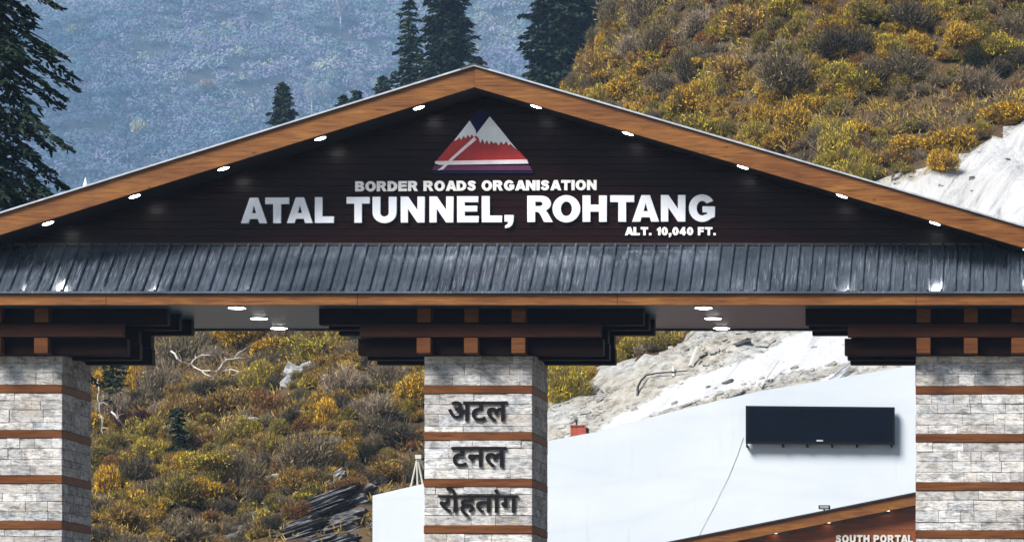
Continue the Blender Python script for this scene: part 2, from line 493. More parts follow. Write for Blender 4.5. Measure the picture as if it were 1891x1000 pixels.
def inpoly(x, y, poly):
    inside = np.zeros(np.shape(x), bool)
    n = len(poly)
    for i in range(n):
        x0, y0 = poly[i]; x1, y1 = poly[(i + 1) % n]
        c = ((y0 > y) != (y1 > y)) & (x < (x1 - x0) * (y - y0) / ((y1 - y0) + 1e-12) + x0)
        inside ^= c
    return inside
BARE = [(985, 900), (990, 775), (1040, 725), (1085, 690), (1150, 672), (1215, 655), (1262, 632), (1290, 600), (1420, 500), (1560, 370),
        (1625, 335), (1690, 318), (1760, 297), (1812, 268), (1850, 242), (1900, 222), (2100, 150), (2400, 60), (2500, 900)]
WHITE = [(1078, 806), (1120, 778), (1240, 722), (1262, 700), (1330, 676), (1410, 650), (1500, 604), (1600, 480), (1625, 345), (1700, 325), (1765, 303),
         (1815, 275), (1860, 243), (1900, 230), (2100, 160), (2450, 60), (2500, 640), (1690, 660), (1572, 664), (1480, 690), (1400, 705), (1300, 738), (1210, 765), (1150, 790)]

def grid_mesh(name, xs, ys, fn, keep=None):
    X, Y = np.meshgrid(xs, ys)
    Z = fn(X, Y)
    nx, ny = len(xs), len(ys)
    idx = np.arange(nx * ny).reshape(ny, nx)
    q = np.stack([idx[:-1, :-1], idx[:-1, 1:], idx[1:, 1:], idx[1:, :-1]], axis=-1).reshape(-1, 4)
    V = np.stack([X, Y, Z], axis=-1).reshape(-1, 3)
    return V, q
def mesh_from(name, V, q, mat, attr=None):
    used = np.unique(q); remap = -np.ones(len(V), int); remap[used] = np.arange(len(used))
    V2 = V[used].astype(np.float32); q2 = remap[q].astype(np.int32)
    me = bpy.data.meshes.new(name)
    me.vertices.add(len(V2)); me.vertices.foreach_set('co', V2.ravel())
    me.loops.add(q2.size); me.loops.foreach_set('vertex_index', q2.ravel())
    me.polygons.add(len(q2)); me.polygons.foreach_set('loop_start', np.arange(0, q2.size, 4, dtype=np.int32))
    me.update(calc_edges=True)
    me.polygons.foreach_set('use_smooth', np.ones(len(q2), bool))
    if attr is not None:
        a = me.attributes.new('White', 'FLOAT', 'POINT'); a.data.foreach_set('value', attr[used].astype(np.float32))
    me.materials.append(mat)
    return me

xs = np.concatenate([np.arange(-130, -60, 2.0), np.arange(-60, 26, 0.42), np.arange(26, 92, 2.0)])
ys = np.concatenate([[112, 114, 117, 119.9, 120.15, 120.5], np.arange(121, 205, 0.42), np.arange(205, 334, 2.5)])
V, q = grid_mesh('hillside', xs, ys, hill)
px, py = to_px(V[:, 0], V[:, 1], V[:, 2])
jx = fbm(V[:, 0] * 0.7, V[:, 1] * 0.7, 3) * 44; jy = fbm(V[:, 0] * 0.7 + 90, V[:, 1] * 0.7, 3) * 44
bare = inpoly(px + jx * 0.5, py + jy * 0.5, BARE) & (V[:, 0] > -22.6) & (V[:, 1] > 120)
wh = inpoly(px + jx * 0.2, py + jy * 0.2, WHITE).astype(float)
W2 = wh.reshape(len(ys), len(xs))
for _ in range(2):
    W2 = (W2 + np.roll(W2, 1, 0) + np.roll(W2, -1, 0) + np.roll(W2, 1, 1) + np.roll(W2, -1, 1)) / 5
fb = bare[q].mean(axis=1) >= 0.5
rill = fbm(V[:, 0] * 1.3 + V[:, 1] * 0.5, V[:, 1] * 0.22, 3) * 0.9 * bare * sstep(122, 126, V[:, 1])
V[:, 2] += rill
for nm, sel, mt in (('hillside', ~fb, HILLM), ('scree_slope', fb, SCREE)):
    me = mesh_from(nm, V, q[sel], mt, W2.ravel())
    tag(link_mesh(nm, me, mt), kind='structure')

def hit(px_, py_, y0=121.2, y1=300, s=0.35):
    """where the sight line through a photo pixel meets the near hillside"""
    Y = np.arange(y0, y1, s)
    X = (px_ - VX) / F * Y; Z = EYE + (VY - py_) / F * Y
    h = hill(X, Y)
    k = np.nonzero(h >= Z)[0]
    if len(k) == 0: return None
    i = k[0]
    return Vector((float(X[i]), float(Y[i]), float(h[i])))

def mount(X, Y):
    X = np.asarray(X, float); Y = np.asarray(Y, float)
    base = np.interp(Y, [255, 330, 1000, 2900, 5200, 6000], [-3, 22, 90, 350, 1560, 1700])
    return base + sstep(1000, 2800, Y) * fbm(X * 0.0032, Y * 0.0016, 4) * 260 + sstep(1000, 1800, Y) * fbm(X * 0.0095, Y * 0.0095, 3) * 36
V, q = grid_mesh('mountain', np.arange(-2200, 900, 22.0), np.concatenate([np.arange(255, 2800, 40.0), np.arange(2800, 5200, 22.0)]), mount)
tag(link_mesh('mountain', mesh_from('mountain', V, q, MOUNT), MOUNT), kind='structure')

g = MB(); g.add([(-2250, -70, 0), (950, -70, 0), (950, 5260, 0), (-2250, 5260, 0)], [(0, 1, 2, 3)])
tag(g.build('ground', GROUND), kind='structure')
# the road through the two bays of the gate
XL, XC, XR = PX(15.5, 66.95), PX(883.5, 66.95), PX(1791.5, 66.95)
g = MB()
for a, b in ((XL + 1.5, XC - 1.5), (XC + 1.5, XR - 1.5)):
    g.add([(a, -60, 0.004), (b, -60, 0.004), (b, 110, 0.004), (a, 110, 0.004)], [(0, 1, 2, 3)])
tag(g.build('road', ASPH), kind='structure')
g = MB()
for a, b in ((XL + 1.5, XC - 1.5), (XC + 1.5, XR - 1.5)):
    for x in (a + 0.3, b - 0.42):
        g.add([(x, -60, 0.008), (x + 0.12, -60, 0.008), (x + 0.12, 110, 0.008), (x, 110, 0.008)], [(0, 1, 2, 3)])
    xm = (a + b) / 2
    for yy in range(-58, 108, 9):
        g.add([(xm - 0.06, yy, 0.008), (xm + 0.06, yy, 0.008), (xm + 0.06, yy + 3, 0.008), (xm - 0.06, yy + 3, 0.008)], [(0, 1, 2, 3)])
tag(g.build('road_markings', PAINT), kind='structure')
g = MB()
for a, b in ((XL + 1.5, XC - 1.5), (XC + 1.5, XR - 1.5)):
    for x in (a - 0.15, b):
        g.bevbox(x, x + 0.15, -60, 110, -0.05, 0.13, 0.02)
tag(g.build('kerb', KERB), kind='structure')

# ------------------------------------------------------------------ lettering
def arc(cx, cy, rx, ry, a0, a1, n=10, p=2.0):
    o = []
    for i in range(n + 1):
        t = R(a0 + (a1 - a0) * i / n); c, s = math.cos(t), math.sin(t)
        o.append((cx + rx * math.copysign(abs(c) ** (2 / p), c), cy + ry * math.copysign(abs(s) ** (2 / p), s)))
    return o
def stroke(pts, ws):
    """outline of a thick stroke along pts"""
    L, Rr = [], []
    for i, (x, y) in enumerate(pts):
        x0, y0 = pts[max(i - 1, 0)]; x1, y1 = pts[min(i + 1, len(pts) - 1)]
        d = math.hypot(x1 - x0, y1 - y0); nx, ny = -(y1 - y0) / d, (x1 - x0) / d
        w = ws[i] / 2
        L.append((x + nx * w, y + ny * w)); Rr.append((x - nx * w, y - ny * w))
    return L + Rr[::-1]
def s_glyph():
    pts = [(.745, .715), (.70, .82), (.59, .88), (.44, .895), (.29, .875), (.185, .80), (.175, .70), (.25, .615), (.43, .545), (.62, .475), (.715, .385), (.715, .26), (.61, .145), (.44, .105), (.27, .125), (.165, .20), (.13, .305)]
    return stroke(pts, [.25, .22, .21, .21, .22, .23, .25, .26, .27, .26, .25, .24, .22, .21, .21, .23, .26])
G_ = {
 'A': (1.10, [[(0, 0), (0.38, 1), (0.72, 1), (1.10, 0), (0.78, 0), (0.725, 0.17), (0.375, 0.17), (0.32, 0)], [(0.445, 0.385), (0.655, 0.385), (0.55, 0.74)]]),
 'T': (0.94, [[(0, 1), (0.94, 1), (0.94, 0.755), (0.62, 0.755), (0.62, 0), (0.32, 0), (0.32, 0.755), (0, 0.755)]]),
 'L': (0.80, [[(0, 0), (0, 1), (0.30, 1), (0.30, 0.245), (0.80, 0.245), (0.80, 0)]]),
 'E': (0.88, [[(0, 0), (0, 1), (0.86, 1), (0.86, 0.785), (0.3, 0.785), (0.3, 0.63), (0.82, 0.63), (0.82, 0.42), (0.3, 0.42), (0.3, 0.235), (0.88, 0.235), (0.88, 0)]]),
 'F': (0.80, [[(0, 0), (0, 1), (0.80, 1), (0.80, 0.775), (0.3, 0.775), (0.3, 0.61), (0.72, 0.61), (0.72, 0.4), (0.3, 0.4), (0.3, 0)]]),
 'H': (0.96, [[(0, 0), (0, 1), (0.3, 1), (0.3, 0.645), (0.66, 0.645), (0.66, 1), (0.96, 1), (0.96, 0), (0.66, 0), (0.66, 0.39), (0.3, 0.39), (0.3, 0)]]),
 'N': (0.96, [[(0, 0), (0, 1), (0.29, 1), (0.68, 0.45), (0.68, 1), (0.96, 1), (0.96, 0), (0.67, 0), (0.28, 0.55), (0.28, 0)]]),
 'I': (0.30, [[(0, 0), (0, 1), (0.3, 1), (0.3, 0)]]),
 'U': (0.96, [[(0, 1), (0.3, 1)] + arc(0.48, 0.38, 0.18, 0.155, 180, 360, 8) + [(0.66, 1), (0.96, 1)] + arc(0.48, 0.38, 0.48, 0.40, 360, 180, 12)]),
 'O': (1.06, [arc(0.53, 0.5, 0.53, 0.52, 0, 345, 23), arc(0.53, 0.5, 0.225, 0.29, 0, 340, 17)]),
 '0': (0.80, [arc(0.40, 0.5, 0.40, 0.51, 0, 345, 23), arc(0.40, 0.5, 0.115, 0.30, 0, 340, 17)]),
 'D': (0.98, [[(0, 0), (0, 1), (0.42, 1)] + arc(0.42, 0.5, 0.56, 0.5, 80, -80, 12) + [(0.42, 0)], [(0.3, 0.235), (0.3, 0.765), (0.40, 0.765)] + arc(0.40, 0.5, 0.26, 0.265, 75, -75, 8) + [(0.40, 0.235)]]),
 'B': (0.92, [[(0, 0), (0, 1), (0.56, 1)] + arc(0.56, 0.755, 0.31, 0.245, 75, -50, 7) + [(0.72, 0.53)] + arc(0.60, 0.285, 0.32, 0.265, 55, -75, 7) + [(0.60, 0)],
              [(0.29, 0.62), (0.29, 0.79), (0.50, 0.79)] + arc(0.50, 0.705, 0.09, 0.085, 60, -60, 4) + [(0.50, 0.62)],
              [(0.29, 0.22), (0.29, 0.42), (0.52, 0.42)] + arc(0.52, 0.32, 0.10, 0.10, 60, -60, 4) + [(0.52, 0.22)]]),
 'P': (0.88, [[(0, 0), (0, 1), (0.54, 1)] + arc(0.54, 0.68, 0.34, 0.32, 75, -75, 9) + [(0.54, 0.36), (0.3, 0.36), (0.3, 0)], [(0.3, 0.57), (0.3, 0.79), (0.46, 0.79)] + arc(0.46, 0.68, 0.12, 0.11, 60, -60, 5) + [(0.46, 0.57)]]),
 'R': (1.00, [[(0, 0), (0, 1), (0.58, 1)] + arc(0.58, 0.715, 0.34, 0.285, 75, -45, 8) + [(0.72, 0.44), (0.80, 0.34), (1.00, 0), (0.66, 0), (0.50, 0.31), (0.42, 0.39), (0.3, 0.39), (0.3, 0)],
              [(0.3, 0.60), (0.3, 0.79), (0.49, 0.79)] + arc(0.49, 0.695, 0.12, 0.095, 60, -60, 5) + [(0.49, 0.60)]]),
 'G': (1.04, [arc(0.53, 0.5, 0.52, 0.52, 33, 312, 20) + [(1.03, 0.17), (1.03, 0.56), (0.55, 0.56), (0.55, 0.35), (0.74, 0.35), (0.74, 0.27)] + arc(0.53, 0.5, 0.225, 0.29, 300, 40, 13)]),
 'S': (0.88, [s_glyph()]),
 '1': (0.56, [[(0.12, 0.78), (0.30, 0.86), (0.40, 1), (0.56, 1), (0.56, 0), (0.27, 0), (0.27, 0.66), (0.12, 0.58)]]),
 '4': (0.82, [[(0, 0.19), (0, 0.42), (0.42, 1), (0.68, 1), (0.68, 0.41), (0.82, 0.41), (0.82, 0.19), (0.68, 0.19), (0.68, 0), (0.41, 0), (0.41, 0.19)], [(0.21, 0.41), (0.41, 0.41), (0.41, 0.69)]]),
 ',': (0.32, [[(0, 0.24), (0.32, 0.24), (0.32, 0.02), (0.27, -0.13), (0.17, -0.22), (0.02, -0.26), (0.02, -0.17), (0.10, -0.12), (0.14, -0.04), (0.14, 0), (0, 0)]]),
 '.': (0.28, [[(0, 0), (0, 0.25), (0.28, 0.25), (0.28, 0)]]),
}
def glyph_mesh(name, loops, sx, sz, depth, offset=0.0, bevel=0.0):
    cu = bpy.data.curves.new(name, 'CURVE'); cu.dimensions = '2D'; cu.fill_mode = 'BOTH'; cu.extrude = depth / 2
    cu.offset = offset
    if bevel: cu.bevel_depth = bevel; cu.bevel_resolution = 0
    for lp in loops:
        sp = cu.splines.new('POLY'); sp.points.add(len(lp) - 1)
        for p, (x, y) in zip(sp.points, lp): p.co = (x * sx, y * sz, 0, 1)
        sp.use_cyclic_u = True
    ob = bpy.data.objects.new(name, cu)
    me = bpy.data.meshes.new_from_object(ob)
    bpy.data.objects.remove(ob); bpy.data.curves.remove(cu)
    me.transform(Matrix.Rotation(R(90), 4, 'X'))
    return me
def letter(ch, x0, x1, y_top, y_bot, Y, parent, mat, depth=0.05, k=0):
    """one raised letter filling the photo box (x0..x1, y_top..y_bot) on a wall at distance Y"""
    w, loops = G_[ch]
    X0, X1, Z0, Z1 = PX(x0, Y), PX(x1, Y), PZ(y_bot, Y), PZ(y_top, Y)
    me = glyph_mesh('letter', loops, (X1 - X0) / w, Z1 - Z0, depth, 0, 0.004)
    off = worldloc(parent)
    o = link_mesh('letter', me, mat, parent)
    o.location = Vector((X0, Y - depth / 2 - 0.006, Z0)) - off
    return o
def line(text, x0, x1, y_top, y_bot, Y, parent, mat, depth=0.04, gap=0.12, space=0.42, dz=0.0):
    adv, x = [], 0.0
    for i, ch in enumerate(text):
        if ch == ' ': x += space; continue
        adv.append((ch, x, x + G_[ch][0])); x += G_[ch][0] + gap * (0.2 if ch == 'A' or (i + 1 < len(text) and text[i + 1] in 'A') and ch in 'LTP' else 1)
    tot = adv[-1][2]; s = (x1 - x0) / tot
    for ch, a, b in adv:
        d = dz * (a / tot)
        letter(ch, x0 + a * s, x0 + b * s, y_top + d, y_bot + d, Y, parent, mat, depth)
DEVA = json.loads('''{"\u0905\u091f\u0932":[[470,218,467,185,459,157,444,133,425,114,400,99,374,89,344,82,312,80,270,84,231,96,194,116,159,144,126,181,93,229,61,287,29,356,100,382,122,332,145,287,168,248,193,215,219,188,246,168,275,157,305,153,323,154,340,157,354,163,367,171,378,181,385,193,390,209,391,227,390,245,386,262,379,278,371,293,360,307,347,321,333,334,318,347,260,341,255,411,287,413,313,418,335,425,352,435,364,447,373,461,378,476,380,494,379,511,374,525,367,537,357,546,344,553,331,558,317,561,302,562,284,561,267,560,250,556,235,552,220,547,204,540,188,533,171,525,146,594,160,601,175,607,192,614,211,620,230,625,252,629,274,631,298,632,335,630,367,622,394,610,418,593,436,572,449,549,456,523,459,495,455,458,442,426,421,398,392,375,412,355,431,353,450,351,468,350,486,350,543,353,594,363,594,551,521,551,521,622,779,622,779,551,675,551,675,0,594,0,594,290,547,282,498,279,455,282,462,267,466,251,469,235],[1283,551,1135,551,1135,349,1080,349,1057,349,1036,347,1017,345,1000,341,985,337,970,331,957,325,945,318,921,297,904,273,893,246,890,215,891,192,896,171,902,152,912,136,924,121,937,108,953,98,970,89,988,82,1007,78,1026,75,1047,74,1073,75,1097,77,1119,81,1139,87,1158,93,1178,101,1198,111,1219,121,1246,47,1224,37,1201,29,1177,21,1153,14,1128,8,1102,3,1076,1,1050,0,1016,2,985,7,955,15,927,26,901,40,878,58,858,78,841,101,827,127,818,155,812,186,810,220,812,251,819,280,829,306,844,330,862,350,883,369,907,384,934,397,962,407,991,414,1021,419,1052,420,1054,420,1054,551,764,551,764,622,1283,622],[1268,551,1268,622,1961,622,1961,551,1857,551,1857,0,1776,0,1776,355,1762,356,1750,355,1738,353,1725,349,1713,344,1701,337,1689,327,1677,315,1665,301,1654,283,1643,262,1633,237,1624,208,1547,232,1554,254,1561,275,1570,295,1579,313,1567,322,1555,329,1543,336,1531,342,1519,347,1506,350,1492,352,1477,353,1458,352,1442,347,1427,340,1416,330,1406,318,1399,304,1395,288,1394,271,1395,252,1399,234,1406,216,1416,199,1427,181,1442,163,1459,145,1478,127,1500,107,1523,86,1549,64,1577,40,1523,-12,1495,13,1468,37,1442,60,1417,84,1394,106,1374,129,1356,152,1341,176,1329,199,1320,224,1315,249,1313,275,1315,300,1319,323,1327,344,1338,362,1351,377,1365,391,1381,402,1399,411,1417,417,1436,422,1454,425,1472,426,1494,425,1514,422,1534,418,1553,412,1571,403,1588,394,1605,383,1622,370,1653,394,1687,412,1725,423,1767,426,1776,426,1776,551]],"\u091f\u0928\u0932":[[519,551,371,551,371,349,316,349,293,349,272,347,253,345,236,341,221,337,206,331,193,325,181,318,157,297,140,273,129,246,126,215,127,192,132,171,138,152,148,136,160,121,173,108,189,98,206,89,224,82,243,78,262,75,283,74,309,75,333,77,355,81,375,87,394,93,414,101,434,111,455,121,482,47,460,37,437,29,413,21,389,14,364,8,338,3,312,1,286,0,252,2,221,7,191,15,163,26,137,40,114,58,94,78,77,101,63,127,54,155,48,186,46,220,48,251,55,280,65,306,80,330,98,350,119,369,143,384,170,397,198,407,227,414,257,419,288,420,290,420,290,551,0,551,0,622,519,622],[504,622,1073,622,1073,551,970,551,970,0,889,0,889,298,708,298,708,244,707,231,704,220,700,210,694,202,686,196,678,192,668,189,657,188,645,189,632,193,619,200,606,209,593,220,581,232,570,246,560,260,552,275,546,290,542,304,541,318,542,329,544,339,549,347,554,355,563,361,573,366,586,368,602,369,889,369,889,551,504,551],[1059,551,1059,622,1752,622,1752,551,1648,551,1648,0,1567,0,1567,355,1553,356,1541,355,1529,353,1516,349,1504,344,1492,337,1480,327,1468,315,1456,301,1445,283,1434,262,1424,237,1415,208,1338,232,1345,254,1352,275,1361,295,1370,313,1358,322,1346,329,1334,336,1322,342,1310,347,1296,350,1283,352,1268,353,1249,352,1233,347,1218,340,1207,330,1197,318,1190,304,1186,288,1185,271,1186,252,1190,234,1197,216,1207,199,1218,181,1233,163,1250,145,1269,127,1291,107,1314,86,1340,64,1368,40,1314,-12,1286,13,1259,37,1233,60,1208,84,1185,106,1165,129,1147,152,1132,176,1120,199,1111,224,1106,249,1104,275,1106,300,1110,323,1118,344,1128,362,1142,377,1156,391,1172,402,1190,411,1208,417,1227,422,1245,425,1263,426,1285,425,1305,422,1325,418,1344,412,1362,403,1379,394,1396,383,1413,370,1444,394,1478,412,1516,423,1558,426,1567,426,1567,551]],"\u0930\u094b\u0939\u0924\u093e\u0902\u0917":[[395,42,341,-12,312,13,284,37,256,62,230,87,205,112,181,136,159,159,138,181,119,202,102,222,87,240,75,256,65,271,57,284,51,295,47,305,40,340,41,349,44,359,48,367,55,376,64,383,75,389,88,392,104,393,116,392,127,390,138,387,148,382,157,375,165,368,173,359,181,349,199,360,215,371,228,385,238,399,246,415,252,431,255,449,256,468,251,514,239,551,0,551,0,622,424,622,424,551,320,551,327,532,332,510,335,486,336,458,335,432,331,407,324,385,314,365,302,347,288,330,272,314,254,301,234,288,213,276,191,264,167,254,190,228,216,201,243,174,272,147,302,119,332,93,363,67],[579,551,579,0,498,0,498,551,409,551,409,622,682,622,682,551],[499,615,489,652,478,686,468,715,458,740,447,761,436,778,424,793,412,804,399,812,385,818,369,822,353,823,314,819,283,809,259,882,279,888,301,892,325,895,350,896,376,894,400,890,423,882,444,871,463,856,481,836,498,812,515,784,530,750,545,711,560,666,574,615],[989,69,1006,75,1022,82,1036,89,1048,98,1058,108,1065,120,1070,133,1071,148,1069,166,1064,182,1055,196,1042,208,1025,217,1004,224,978,228,948,229,916,227,887,222,863,213,842,201,827,185,815,167,808,147,806,124,807,109,809,94,812,79,817,64,825,49,835,33,848,17,864,-1,884,-19,909,-40,937,-64,970,-89,916,-142,873,-107,835,-73,803,-41,775,-9,754,23,738,57,729,92,726,130,727,148,730,166,735,182,741,198,750,212,760,225,771,237,783,248,774,257,765,268,758,280,750,292,745,306,740,320,738,336,737,352,738,366,739,378,743,390,747,400,752,410,759,418,766,426,774,433,786,441,799,448,812,453,826,458,842,461,859,463,877,465,897,465,1029,465,1029,551,668,551,668,622,1214,622,1214,551,1110,551,1110,394,898,394,854,391,832,381,825,374,821,367,818,357,817,347,818,337,820,328,823,320,827,312,851,284,875,291,900,296,925,299,952,300,985,299,1015,295,1041,288,1064,279,1085,268,1102,255,1117,240,1128,225,1137,207,1144,190,1148,172,1149,153,1147,125,1141,100,1130,77,1115,57,1096,39,1073,24,1047,12,1016,2],[1680,551,1680,0,1599,0,1599,328,1490,328,1461,328,1437,327,1416,325,1398,322,1384,318,1371,313,1359,307,1349,299,1339,288,1331,274,1327,257,1325,237,1327,213,1334,189,1346,165,1362,143,1383,119,1408,94,1437,68,1470,40,1416,-12,1393,8,1372,28,1351,48,1331,68,1312,88,1295,109,1280,130,1268,151,1257,173,1250,195,1245,218,1244,242,1245,259,1247,275,1252,291,1258,305,1265,318,1273,330,1282,341,1292,351,1307,363,1324,373,1342,381,1362,388,1384,393,1410,396,1439,398,1471,399,1599,399,1599,551,1199,551,1199,622,1783,622,1783,551],[1939,551,1939,0,1858,0,1858,551,1769,551,1769,622,2042,622,2042,551],[1843,772,1844,784,1847,794,1852,804,1860,813,1868,820,1877,826,1887,829,1898,830,1909,829,1919,826,1929,820,1937,813,1944,804,1949,794,1952,784,1953,772,1952,760,1949,750,1944,740,1937,731,1929,724,1919,718,1909,715,1898,714,1887,715,1877,718,1868,724,1860,731,1852,740,1847,750,1844,760],[2236,551,2236,234,2235,222,2233,211,2229,201,2224,193,2217,186,2208,182,2199,179,2188,178,2175,179,2162,183,2148,190,2135,199,2121,210,2109,222,2098,236,2088,250,2080,265,2074,280,2070,294,2069,308,2070,319,2072,329,2077,337,2083,345,2091,351,2101,356,2114,358,2130,359,2155,359,2155,551,2028,551,2028,622,2606,622,2606,551,2502,551,2502,0,2421,0,2421,551]]}''')

# ------------------------------------------------------------------ the gateway
GY = 66.0
gate = thing('gateway', 'timber and stone entrance gateway over the road with a white lettered gable', 'gateway', (XC, GY, 0))
AX = 876.0
SL, SR = 0.311, 0.292
def yt(px): return 124 + (SL * (AX - px) if px < AX else SR * (px - AX))
def yb(px): return yt(px) + 37
EL, ER = -338.0, 2150.0        # ends of the eaves, in photo pixels at the front plane
def fz(px, d=0.0): return PZ(yt(px) + d, GY)
def gx(px): return PX(px, GY)
def slope_prism(p0, p1, d0, d1, y0, y1, mb=None):
    mb = mb or MB()
    mb.prism([(gx(p0), fz(p0, d1)), (gx(p1), fz(p1, d1)), (gx(p1), fz(p1, d0)), (gx(p0), fz(p0, d0))], y0, y1)
    return mb
slope_prism(EL, AX - 0.15, 0, 37, GY, GY + 0.07).build('rake_fascia', WOOD_L, gate)
slope_prism(AX + 0.15, ER, 0, 37, GY, GY + 0.07).build('rake_fascia', WOOD_R, gate)
for a, b in ((EL - 6, AX), (AX, ER + 6)):
    o = slope_prism(a, b, -4.2, -1.2, GY - 0.06, GY + 4.5).build('roof_sheet', EDGE, gate)
    slope_prism(a, b, -1.1, -0.1, GY + 0.02, GY + 4.4).build('roof_underlay', TRIM, o)
mb = MB()   # ridge cap
mb.prism([(gx(AX - 26), fz(AX - 26, -4.4)), (gx(AX), fz(AX, -4.4)), (gx(AX + 26), fz(AX + 26, -4.4)), (gx(AX + 26), fz(AX + 26, -6)), (gx(AX), fz(AX, -7)), (gx(AX - 26), fz(AX - 26, -6))], GY - 0.08, GY + 4.5)
mb.build('ridge_cap', TRIM, gate)
def soff_z(X): return PZ(yb(X / GY * F + VX), GY) + 0.04
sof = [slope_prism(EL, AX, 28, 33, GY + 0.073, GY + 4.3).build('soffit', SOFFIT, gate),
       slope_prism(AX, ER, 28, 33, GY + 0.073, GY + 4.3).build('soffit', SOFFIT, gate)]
WY = 67.15
zlow = PZ(462, WY)
# plank wall behind the lettering
mb = MB(); z = zlow
zapex = PZ(yb(AX), GY) + 0.02
zl = lambda X: soff_z(X)
k = 0
inv = lambda z: (VX + 0, )
def span(z):
    # X where the soffit reaches height z on each side
    d = (PZ(yb(AX), GY) + 0.04 - z) * F / GY
    return gx(AX - d / SL), gx(AX + d / SR)
while z < zapex - 0.05:
    z1 = min(z + 0.135, zapex)
    a0, b0 = span(z); a1, b1 = span(z1 - 0.006)
    a0, b0 = max(a0, gx(EL) + .1), min(b0, gx(ER) - .1)
    a1, b1 = max(a1, gx(EL) + .1), min(b1, gx(ER) - .1)
    dy = 0.004 * (k % 3)
    mb.prism([(a0, z), (b0, z), (b1, z1 - 0.007), (a1, z1 - 0.007)], WY + dy, WY + 0.04)
    z, k = z1, k + 1
a0, b0 = span(zlow)
mb.prism([(a0, zlow), (b0, zlow), (gx(AX), zapex)], WY + 0.042, WY + 0.10)
sign = mb.build('sign_wall', SIGNW, gate, 'dark maroon brown plank wall carrying the raised lettering')
slope_prism(EL, AX, 33, 34, 70.1, 70.2).prism([(gx(EL), PZ(548, GY)), (gx(ER), PZ(548, GY)), (gx(AX), fz(AX, 34))], 70.1, 70.2).build('rear_gable_wall', SIGNW, gate)

# pent roof strip under the sign
zr0, zr1 = PZ(538.5, GY - 0.05), PZ(453, WY)
y0, y1 = GY - 0.05, WY - 0.005
def pent(mb, x0, x1, lift, th):
    n = Vector((0, -(zr1 - zr0), (y1 - y0))).normalized()
    a = Vector((0, y0, zr0)) + n * lift; b = Vector((0, y1, zr1)) + n * lift
    lo = n * th
    vs = []
    for x in (x0, x1):
        t_ = min(1.0, max(0.02, (soff_z(x) - 0.03 - zr0) / (zr1 - zr0)))      # the sheet ends under the rising soffit
        bb_ = a + (b - a) * t_
        for p in (a, bb_, bb_ - lo, a - lo): vs.append((x, p.y, p.z))
    mb.add(vs, [(0, 1, 2, 3), (7, 6, 5, 4), (0, 4, 5, 1), (3, 2, 6, 7), (0, 3, 7, 4), (1, 5, 6, 2)])
mb = MB(); sA, sB = span(zr1 + 0.03)
pent(mb, gx(EL), sA, 0, 0.03); pent(mb, sA, sB, 0, 0.03); pent(mb, sB, gx(ER), 0, 0.03)
rnd = random.Random(5)
x = gx(EL) + 0.1
while x < gx(ER) - 0.05:
    w = 0.023 + rnd.uniform(-0.002, 0.002)
    pent(mb, x - w, x + w, 0.046, 0.044)
    pent(mb, x - w * 0.5, x + w * 0.5, 0.056, 0.008)
    pent(mb, x + 0.112, x + 0.124, 0.008, 0.006)
    x += 0.246
pr = mb.build('pent_roof', METAL, gate)
mb = MB(); mb.box(gx(EL), gx(ER), y0 - 0.012, y0 - 0.004, zr0 - 0.028, zr0 + 0.012); mb.build('drip_edge', METAL, pr)
mb = MB(); mb.box(sA, sB, y1 - 0.03, y1 + 0.003, zr1 + 0.0, zr1 + 0.045); mb.build('wall_flashing', TRIM, pr)

# eave fascia boards
zf0, zf1 = PZ(563, GY), PZ(541, GY)
xx = [EL, 196, 660, 1140, 1692, ER]
mb = MB()
for a, b in zip(xx[:-1], xx[1:]): mb.bevbox(gx(a) + 0.002, gx(b) - 0.002, GY, GY + 0.06, zf0, zf1 - 0.012, 0.006)
mb.build('eave_fascia', WOOD, gate)
mb = MB(); mb.box(gx(EL) + .02, gx(ER) - .02, GY + 0.01, GY + 0.055, zf1 - 0.010, zr0 - 0.03); mb.build('fascia_batten', TRIM, gate)
# flat ceiling under the deck
zc = zf0 + 0.012
mb = MB(); mb.box(gx(EL), gx(ER), GY + 0.065, 70.3, zc, zc + 0.05)
x = gx(EL) + 0.3
ceil = mb.build('ceiling', CEIL, gate)
mb = MB(); mb.box(gx(EL), gx(ER), 70.303, 70.36, zc - 0.035, zc + 0.26); mb.build('rear_fascia', TRIM, gate)
mb = MB(); mb.box(gx(EL) + .05, gx(EL) + 0.1, GY + 0.07, 70.3, zc + 0.052, zf1 + 0.9); mb.box(gx(ER) - .1, gx(ER) - 0.05, GY + 0.07, 70.3, zc + 0.052, zf1 + 0.7); mb.build('end_board', WOOD, gate)

def lamp(name, c, r, ax, parent, lens):
    mb = MB(); mb.disc(Vector(c), r * 1.12, -0.02, ax, 20)
    o = mb.build(name, GALV, parent)
    off = worldloc(parent)
    mb = MB(); mb.disc(Vector(c) - Vector(ax) * 0.0202, r, -0.008, ax, 20, r * 0.8)
    me_o = mb
    # the lit lens is a second material of the same small mesh
    n0 = len(o.data.polygons)
    vs = [tuple(v.co) for v in o.data.vertices]; fs = [tuple(p.vertices) for p in o.data.polygons]
    k = len(vs)
    vs += [(x - off.x, y - off.y, z - off.z) for x, y, z in me_o.v]; fs += [tuple(i + k for i in f) for f in me_o.f]
    me = bpy.data.meshes.new(name); me.from_pydata(vs, [], fs); me.materials.append(GALV); me.materials.append(lens)
    for i, p in enumerate(me.polygons): p.material_index = 0 if i < n0 else 1
    old = o.data; o.data = me; bpy.data.meshes.remove(old)
    return o
nL = Vector((-SL, 0, 1)).normalized(); nR = Vector((SR, 0, 1)).normalized()
